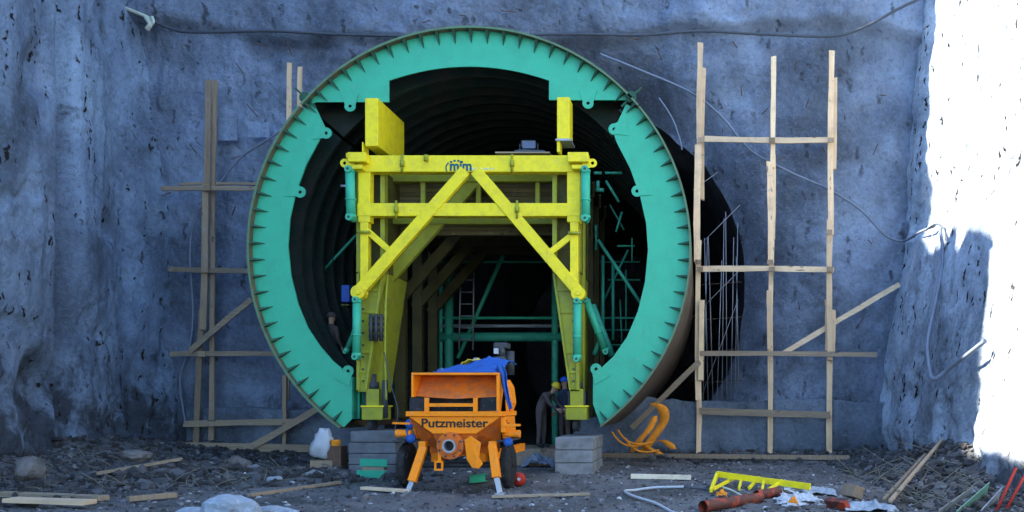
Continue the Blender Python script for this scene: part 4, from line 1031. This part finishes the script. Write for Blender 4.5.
# crumpled plastic
def crump(u, v, rx, ry, h, mat, name, label, seed, cat='sheet'):
    c = gpt(u, v)
    def fn(s, t):
        x = (s - .5) * 2; y = (t - .5) * 2; k = max(0, 1 - (x * x + y * y) * .5)
        return (c.x + x * rx, c.y + y * ry, max(gzf(c.x + x * rx, c.y + y * ry), -.05) + .015 + h * k * (0.5 + .8 * abs(wr(s * 1.2, t * 1.2, seed, 1))))
    o = sheet(name, fn, 36, 28, mat, label, cat, .004); o.data.polygons.foreach_set('use_smooth', [False] * len(o.data.polygons)); return o
crump(797, 500, .34, .3, .12, M['white'], 'plastic_sheet', 'crumpled white plastic sheet beside the yellow truss', 3)
crump(818, 492, .3, .28, .08, M['boulder'], 'plastic_sheet', 'greyish crumpled sheet right of the white plastic', 5)
crump(793, 506, .08, .1, .12, M['sling'], 'orange_rag', 'small orange rag on the white plastic', 7, 'rag')
crump(722, 497, .09, .1, .1, M['sling'], 'orange_rag', 'small yellow orange rag behind the rusty pipe', 9, 'rag')
crump(868, 508, .38, .3, .1, M['boulder'], 'plastic_sheet', 'pale crumpled sheet beside the wooden crate end at lower right', 11)
crump(540, 466, .4, .35, .3, M['hose'], 'grey_cloth', 'grey crumpled cloth behind the right pump wheel', 13, 'cloth')
def litter(n):
    mb = MB()
    for i in range(n):
        c = gpt(random.gauss(798, 14), random.uniform(488, 510)); c.z += random.uniform(.01, .05); a = random.uniform(0, 6.28); q = random.uniform(.02, .09)
        p = [Vector((math.cos(a + k * 1.57 + random.uniform(-.4, .4)) * q, math.sin(a + k * 1.57) * q * random.uniform(.5, 1), random.uniform(0, .05))) + c for k in range(4)]
        mb.prism(p, (0, 0, .003))
    tag(mb.build('litter', M['white']), 'torn scraps of pale plastic and paper beside the yellow truss', None, None, 'stuff')
litter(110)
# wood chunks right
def chunk(u, v, s, rot, mat, label):
    c = gpt(u, v); m = Matrix.Rotation(rot[0], 3, 'Z') @ Matrix.Rotation(rot[1], 3, 'Y')
    tag(MB().box(c + Vector((0, 0, s[2] * .7)), s, m).build('wood_block', M[mat], bevel=.01), label, 'wood block')
chunk(853, 499, (.22, .3, .2), (.5, .35), 'wood_o', 'dark square timber end beside the pale crumpled sheet'); chunk(837, 508, (.1, .4, .14), (.7, -.5), 'rust', 'reddish timber offcut at the bottom edge left of the dark timber end')
# red bottle, green channels, other bits under the form
t = thing('gas_bottle', gpt(519, 484), 'small red gas bottle lying right of the pump wheel', 'gas bottle')
c = gpt(519, 486) + Vector((0, 0, .14))
MB().lathe(c, (.2, -1, .1), [(-.3, .04), (-.25, .11), (-.2, .13), (.08, .13), (.13, .1), (.15, .05)], 18, True).build('bottle_body', M['red'], t)
MB().lathe(c, (.2, -1, .1), [(.15, .03), (.2, .03)], 10).build('valve', M['steel'], t)
def channel(u0, v0, u1, v1, h, label):
    a, b = gpt(u0, v0), gpt(u1, v1); a.z = b.z = h; d = Vector((0, 0, .13))
    mb = MB().bar(a + d * .5, b + d * .5, .012, .13, (0, 0, 1)).bar(a + Vector((0, .06, 0)), b + Vector((0, .06, 0)), .12, .012, (0, 0, 1)).bar(a + d + Vector((0, .06, .008)), b + d + Vector((0, .06, .008)), .12, .012, (0, 0, 1))
    tag(mb.build('steel_channel', M['turq']), label, 'steel channel')
channel(357, 478, 385, 479, .02, 'lower turquoise steel channel lying before the left block pile'); channel(360, 477, 387, 478, .24, 'upper turquoise steel channel lying before the left block pile')
tag(MB().box((gpt(373, 478).x, gpt(373, 478).y + .1, .19), (.45, .2, .07)).build('timber_packer', M['wood_o']), 'dark timber packer between the two turquoise channels', 'timber')
channel(470, 484, 485, 482, .02, 'small turquoise steel channel on the ground behind the pump')
bx = gpt(333, 472); tag(MB().span((bx.x - .2, bx.y, .0), (bx.x + .18, bx.y + .35, .58)).build('board_box', M['rusty'], bevel=.01), 'brown box standing left of the left block pile', 'box')
tag(MB().lathe((bx.x + .02, bx.y + .1, .585), (0, 0, 1), [(0, .1), (.13, .11), (.14, .1)], 14).build('orange_pot', M['sling']), 'small orange pot on the brown box', 'pot')
# white bag
def bag():
    c = P(323, 443, 19.6); bm = bmesh.new(); bmesh.ops.create_icosphere(bm, subdivisions=3, radius=1)
    for v in bm.verts:
        n = wr(v.co.x + v.co.z, v.co.y, 44, .1)
        n2 = wr(v.co.x * 1.3, v.co.z * 1.3, 3, .35); f = (1.15 - .45 * v.co.z) * (1 + n2)
        sq = 1 / max(.75, (abs(v.co.x) ** 4 + abs(v.co.z) ** 4) ** .25)
        v.co = Vector((v.co.x * .17 * f * sq, v.co.y * .14 * f, v.co.z * .33 * sq * (1 + n2 * .4))); v.co.x += .12 * v.co.z
    me = bpy.data.meshes.new('sack'); bm.to_mesh(me); bm.free(); me.materials.append(M['white'])
    me.polygons.foreach_set('use_smooth', [True] * len(me.polygons))
    o = bpy.data.objects.new('sack', me); COL.objects.link(o); o.location = c; tag(o, 'white plastic sack standing below the lower left end of the ring', 'sack')
bag()
tag(MB().box((P(325, 0, 19.65).x, 19.65, .12), (.5, .4, .28)).build('timber_packer', M['wood_o']), 'timber block under the white sack', 'timber')
# orange sling behind the ring, ribbon
def ribbon(pts, wd, name, label):
    q = curve_pts(pts, 8); vs = []; 
    V = np.zeros((2 * 3, len(q), 3))
    mb = MB(); n = len(q); vv = []
    for i, p in enumerate(q):
        w2 = wd * (1 if 2 < i < n - 3 else .7) / 2; tw = Vector((1, .3 * math.sin(i * .3), .12)).normalized()
        vv += [p - tw * w2 + Vector((0, -.01, 0)), p + tw * w2 + Vector((0, -.01, 0)), p + tw * w2 + Vector((0, .03, 0)), p - tw * w2 + Vector((0, .03, 0))]
    fs = []
    for i in range(n - 1):
        for k in range(4): fs.append((i * 4 + k, i * 4 + (k + 1) % 4, i * 4 + 4 + (k + 1) % 4, i * 4 + 4 + k))
    fs += [(0, 1, 2, 3), (n * 4 - 1, n * 4 - 2, n * 4 - 3, n * 4 - 4)]
    return tag(mb.add(vv, fs, True).build(name, M['sling']), label, 'strap')
YQ = 22.6
ribbon([P(652, 403, YQ), P(662, 408, YQ), P(664, 420, YQ), P(655, 435, YQ), P(642, 452, YQ)], .27, 'orange_strap', 'broad folded orange strap leaning on the footing wall right of the ring')
ribbon([P(645, 451, YQ - .3), P(652, 442, YQ - .35), P(664, 441, YQ - .3), P(674, 449, YQ - .3)], .22, 'orange_strap', 'orange strap end lying flat at the foot of the broad folded strap')
ribbon([P(655, 416, YQ - .1), P(650, 428, YQ - .25), P(640, 440, YQ - .3), P(632, 452, YQ - .2)], .2, 'orange_strap', 'narrow orange strap hanging beside the broad folded strap')
ribbon([P(628, 447, YQ - .5), P(640, 443, YQ - .6), P(650, 449, YQ - .5), P(662, 454, YQ - .6)], .16, 'orange_strap', 'crumpled orange strap on the ground under the broad folded strap')
for i, (u, v) in enumerate(((612, 432), (618, 430), (625, 438))):
    tag(MB().tube(curve_pts([P(u, v, YQ - 1), P(u + 6, v + 8, YQ - 1), P(u + 14, v + 13, YQ - 1), P(u + 24, v + 14, YQ - 1), P(u + 34, v + 12, YQ - .6)]), .025, 6).build('orange_rope', M['sling']), ['orange cord nearest the pale block pile', 'middle orange cord tangled beside the pale block pile', 'orange cord next to the orange strap'][i], 'cord')
# red rods and green sheets in the lower right corner
for i, (u0, v0, u1, v1) in enumerate(((996, 512, 1016, 468), (1006, 510, 1030, 466))):
    tag(MB().tube([P(u0, v0, 12.2), P(u1, v1, 12.5)], .022, 6).build('red_rod', M['red']), ['left red rod leaning on the right rock wall', 'right red rod leaning on the right rock wall'][i], 'rod')
for i, (u0, v0, u1, v1, wd, mt) in enumerate(((955, 517, 988, 488, .22, 'green'), (978, 518, 1000, 494, .25, 'boulder'), (938, 514, 972, 490, .14, 'conc2'))):
    a, b = P(u0, v0, 12.3), P(u1, v1, 12.9)
    tag(MB().bar(a, b, .012, wd, (.3, -.3, 1)).build('corrugated_strip', M[mt]), ['green plastic strip leaning in the lower right corner', 'pale plastic strip right of the green strip', 'narrow pale strip left of the green strip'][i], 'strip')
for i, (u0, v0, u1, v1) in enumerate(((884, 506, 935, 472), (890, 508, 942, 478))):
    plank(gpt(u0, v0), gpt(u1, v1), .06, .04, 'wood_oh', 'lath', ['upper thin grey lath lying on the right rubble', 'lower thin grey lath lying on the right rubble'][i], 'lath', .1)

# ------------------------------------------------------------------ rubble and gravel
def stones(name, n, pos_fn, smin, smax, mat, label, sq=2.0, sub=1):
    bm = bmesh.new(); bmesh.ops.create_icosphere(bm, subdivisions=sub, radius=1)
    bv = np.array([v.co[:] for v in bm.verts]); bf = np.array([[v.index for v in f.verts] for f in bm.faces]); bm.free()
    x, y = pos_fn(n); n = len(x); s = smin + (smax - smin) * rng.random(n) ** sq
    z = gz(x, y)
    nv = len(bv)
    V = bv[None] * (1 + .35 * rng.standard_normal((n, nv, 1)) * .6)
    V = V * (s[:, None, None] * (0.6 + .8 * rng.random((n, 1, 3))))
    V[..., 2] *= .75
    V += np.stack([x, y, z + s * .15], -1)[:, None]
    Fc = (bf[None] + (np.arange(n) * nv)[:, None, None]).reshape(-1, 3)
    me = bpy.data.meshes.new(name); me.from_pydata(V.reshape(-1, 3).tolist(), [], Fc.tolist()); me.materials.append(mat)
    o = bpy.data.objects.new(name, me); COL.objects.link(o); tag(o, label, None, None, 'stuff')
def pos_all(n):
    y = 11.8 + 13 * rng.random(n) ** 1.3; x = -15 + 20.3 * rng.random(n); return x, y
def pos_side(n):
    y = 12 + 12.6 * rng.random(n); l = rng.random(n) < .62
    x = np.where(l, -15.6 + 5.6 * rng.random(n) ** 1.3, 5.5 - 2.2 * rng.random(n) ** 1.3); return x, y
def pos_back(n):
    y = 22.3 + 2.2 * rng.random(n) ** .6; x = -14.5 + 19.5 * rng.random(n); k = abs(x - CX) > 3.8; return x[k], y[k]
def pos_mid(n):
    x = -10 + 1.8 * rng.standard_normal(n); y = 17.9 + .9 * rng.standard_normal(n); return x, y
stones('gravel', 14000, pos_all, .008, .045, M['gravel'], 'small loose gravel scattered over the pit floor', 2.5)
stones('rubble', 7000, pos_side, .012, .11, M['rubble'], 'broken rock rubble along the foot of both side walls', 3.2, 2)
stones('debris', 1500, pos_back, .02, .12, M['rubble'], 'dark debris along the foot of the portal wall', 2)
stones('heap', 1500, pos_mid, .02, .14, M['rubble'], 'dark stony heap below the left scaffold', 2)
def twigs(name, n, cu, label, mat, spread):
    mb = MB()
    for i in range(n):
        x, y = cu(); z = gzf(x, y)
        a = random.uniform(-1.2, 1.2); L = random.uniform(*spread); el = random.uniform(0.02, .6)
        d = Vector((math.sin(a) * math.cos(el), math.cos(a) * math.cos(el) * random.choice((-.5, .5)), math.sin(el)))
        p = Vector((x, y, z + .02)); m = p + d * L * .5 + Vector((random.uniform(-.05, .05), 0, random.uniform(0, .06)))
        mb.tube([p, m, p + d * L], [.011, .009, .005], 4)
    tag(mb.build(name, M[mat]), label, None, None, 'stuff')
twigs('twigs', 90, lambda: (random.uniform(3.0, 4.9), random.uniform(12.2, 18.5)), 'dry twigs and stalks over the right rubble', 'reed', (.3, 1.1))
twigs('twigs', 120, lambda: (random.uniform(-14.5, -8), random.uniform(15, 21)), 'thin sticks in the left rubble', 'reed', (.2, .8))

# ------------------------------------------------------------------ people
def person(loc, rz, pose, label, top, low, helmet, hi=None, scale=1.0):
    t = thing('person', loc, label, 'person'); t.rotation_euler = (0, 0, rz); t.scale = (scale,) * 3
    J = {'pelvis': ((0, 0, .95), .14), 'belly': ((0, 0, 1.10), .135), 'chest': ((0, 0, 1.32), .155), 'neck': ((0, .0, 1.50), .06), 'head0': ((0, -.015, 1.58), .075), 'head1': ((0, -.02, 1.66), .088), 'head2': ((0, -.01, 1.73), .07)}
    E = [('pelvis', 'belly'), ('belly', 'chest'), ('chest', 'neck'), ('neck', 'head0'), ('head0', 'head1'), ('head1', 'head2')]
    for s, n in ((-1, 'l'), (1, 'r')):
        J[n + 'hip'] = ((s * .1, 0, .88), .105); J[n + 'knee'] = ((s * .12, -.02, .50), .068); J[n + 'ank'] = ((s * .13, .01, .09), .05); J[n + 'toe'] = ((s * .15, -.17, .04), .042)
        J[n + 'sh'] = ((s * .19, 0, 1.42), .075); J[n + 'el'] = ((s * .25, .0, 1.13), .052); J[n + 'wr'] = ((s * .25, -.12, .92), .033); J[n + 'palm'] = ((s * .25, -.16, .86), .036)
        E += [('pelvis', n + 'hip'), (n + 'hip', n + 'knee'), (n + 'knee', n + 'ank'), (n + 'ank', n + 'toe'), ('chest', n + 'sh'), (n + 'sh', n + 'el'), (n + 'el', n + 'wr'), (n + 'wr', n + 'palm')]
    for k, v in pose.items():
        J[k] = (v, J[k][1])
    for s, n in ((-1, 'l'), (1, 'r')):
        p = Vector(J[n + 'palm'][0]); d = (p - Vector(J[n + 'wr'][0])).normalized(); q = Vector((s * 1.0, 0, 0)); q = (q - d * q.dot(d)).normalized(); c = d.cross(q)
        for k in range(4):
            b = p + c * (.026 * (k - 1.5)) + d * .03; L = (.058, .07, .066, .05)[k]
            J[f'{n}f{k}a'] = (tuple(b), .011); J[f'{n}f{k}b'] = (tuple(b + d * L * .6 - q * .006), .010); J[f'{n}f{k}c'] = (tuple(b + d * L - q * .025), .008)
            E += [(n + 'palm', f'{n}f{k}a'), (f'{n}f{k}a', f'{n}f{k}b'), (f'{n}f{k}b', f'{n}f{k}c')]
        J[n + 'ta'] = (tuple(p + c * -.045 + d * 0), .012); J[n + 'tb'] = (tuple(p + c * -.065 + d * .035 - q * .01), .010); E += [(n + 'palm', n + 'ta'), (n + 'ta', n + 'tb')]
    names = list(J); me = bpy.data.meshes.new('body'); me.from_pydata([J[k][0] for k in names], [(names.index(a), names.index(b)) for a, b in E], [])
    o = bpy.data.objects.new('body', me); COL.objects.link(o)
    md = o.modifiers.new('skin', 'SKIN'); md.branch_smoothing = .4
    for i, k in enumerate(names):
        me.skin_vertices[0].data[i].radius = (J[k][1],) * 2
    me.skin_vertices[0].data[0].use_root = True
    sb = o.modifiers.new('sub', 'SUBSURF'); sb.levels = 2; sb.render_levels = 2
    bpy.context.view_layer.update()
    m2 = bpy.data.meshes.new_from_object(o.evaluated_get(bpy.context.evaluated_depsgraph_get())); bpy.data.objects.remove(o)
    m2.name = 'body'
    for m in (M['flesh'], top, low, M['black']): m2.materials.append(m)
    keys = {'f': [], 't': [], 'l': [], 'b': []}
    segs = []
    for a, b in E:
        h = 'f' if (a[0:4] in ('neck', 'head') or b.startswith('head') or 'palm' in (a[1:], b[1:]) or b[1:2] == 'f' or b[1:] in ('ta', 'tb')) else 'b' if b.endswith('toe') else 'l' if b.endswith(('hip', 'knee', 'ank')) else 't'
        segs.append((np.array(J[a][0]), np.array(J[b][0]), 'ftlb'.index(h)))
    cs = np.zeros(len(m2.polygons) * 3); m2.polygons.foreach_get('center', cs); cs = cs.reshape(-1, 3)
    best = np.full(len(cs), 9.0); idx = np.zeros(len(cs), int)
    for a, b, h in segs:
        ab = b - a; tt = np.clip(((cs - a) @ ab) / max(ab @ ab, 1e-9), 0, 1); dd = np.linalg.norm(cs - (a + tt[:, None] * ab), axis=1)
        k = dd < best; best[k] = dd[k]; idx[k] = h
    m2.polygons.foreach_set('material_index', idx.astype(np.int32)); m2.polygons.foreach_set('use_smooth', [True] * len(idx))
    b = bpy.data.objects.new('body', m2); COL.objects.link(b); b.parent = t
    H = Vector(J['head1'][0]); up = (Vector(J['head2'][0]) - Vector(J['head0'][0])).normalized(); fw = Vector((0, -1, 0)); fw = (fw - up * fw.dot(up)).normalized(); sd = up.cross(fw)
    def part(nm, mb, mat):
        me = bpy.data.meshes.new(nm); me.from_pydata(mb.v, [], mb.f); me.polygons.foreach_set('use_smooth', mb.sm); me.materials.append(mat)
        q = bpy.data.objects.new(nm, me); COL.objects.link(q); q.parent = t; return q
    if helmet:
        mb = MB().lathe(H + up * .03, up, [(0, .125), (.012, .125), (.014, .112), (.06, .105), (.1, .075), (.122, .03)], 20, True); part('helmet', mb, helmet)
        mb = MB().lathe(H + up * .03 + fw * .05, up, [(0, .10), (.01, .10)], 16); part('helmet_brim', mb, helmet)
    for s in (-1, 1):
        part('eye', MB().lathe(H + fw * .085 + sd * s * .033 - up * .01, fw, [(0, .012), (.006, .008)], 8), M['ink'])
        part('ear', MB().lathe(H + sd * s * .085 - up * .01, sd * s, [(0, .028), (.012, .02)], 8), M['flesh'])
    part('nose', MB().lathe(H + fw * .08 - up * .035, (fw + up * -.3), [(0, .02), (.03, .01)], 8), M['flesh'])
    part('mouth', MB().bar(H + fw * .083 - up * .065 - sd * .022, H + fw * .083 - up * .065 + sd * .022, .008, .012, fw), M['rust'])
    if hi:
        c = Vector(J['chest'][0]); bk = Vector((0, .157, 0))
        part('back_print', MB().box(c + bk + Vector((0, .012, .02)), (.17, .006, .055)), hi)
    return t
pz = P(331, 384, 21.6)
person((pz.x, 21.6, pz.z), R(150), {}, 'worker in dark jacket with pale back print standing inside the lower left of the ring', M['cloth_d'], M['cloth_d'], M['cloth_d'], M['white'])
bend = {'chest': (0, -.22, 1.26), 'neck': (0, -.32, 1.40), 'head0': (0, -.37, 1.46), 'head1': (0, -.41, 1.52), 'head2': (0, -.44, 1.59), 'lsh': (-.19, -.22, 1.36), 'rsh': (.19, -.22, 1.36), 'lel': (-.22, -.36, 1.12), 'rel': (.22, -.36, 1.12),
        'lwr': (-.18, -.55, .98), 'rwr': (.18, -.55, .98), 'lpalm': (-.16, -.61, .95), 'rpalm': (.16, -.61, .95)}
pf = P(568, 0, 21.9)
tag(MB().span((pf.x - 1.3, 21.3, 0), (pf.x + .6, 23.2, .42)).build('timber_platform', M['wood_o']), 'low dark timber platform under the two workers at the right gantry leg', 'platform')
person((P(565, 0, 22.2).x, 22.2, .42), R(-40), {}, 'worker in blue helmet standing behind the right gantry leg', M['cloth_b'], M['cloth_d'], M['helm_b'])
person((P(541, 0, 21.7).x, 21.7, .42), R(70), bend, 'worker in yellow helmet bending beside the right gantry leg', M['cloth_d'], M['cloth_d'], M['helm_y'])

finish_groups()
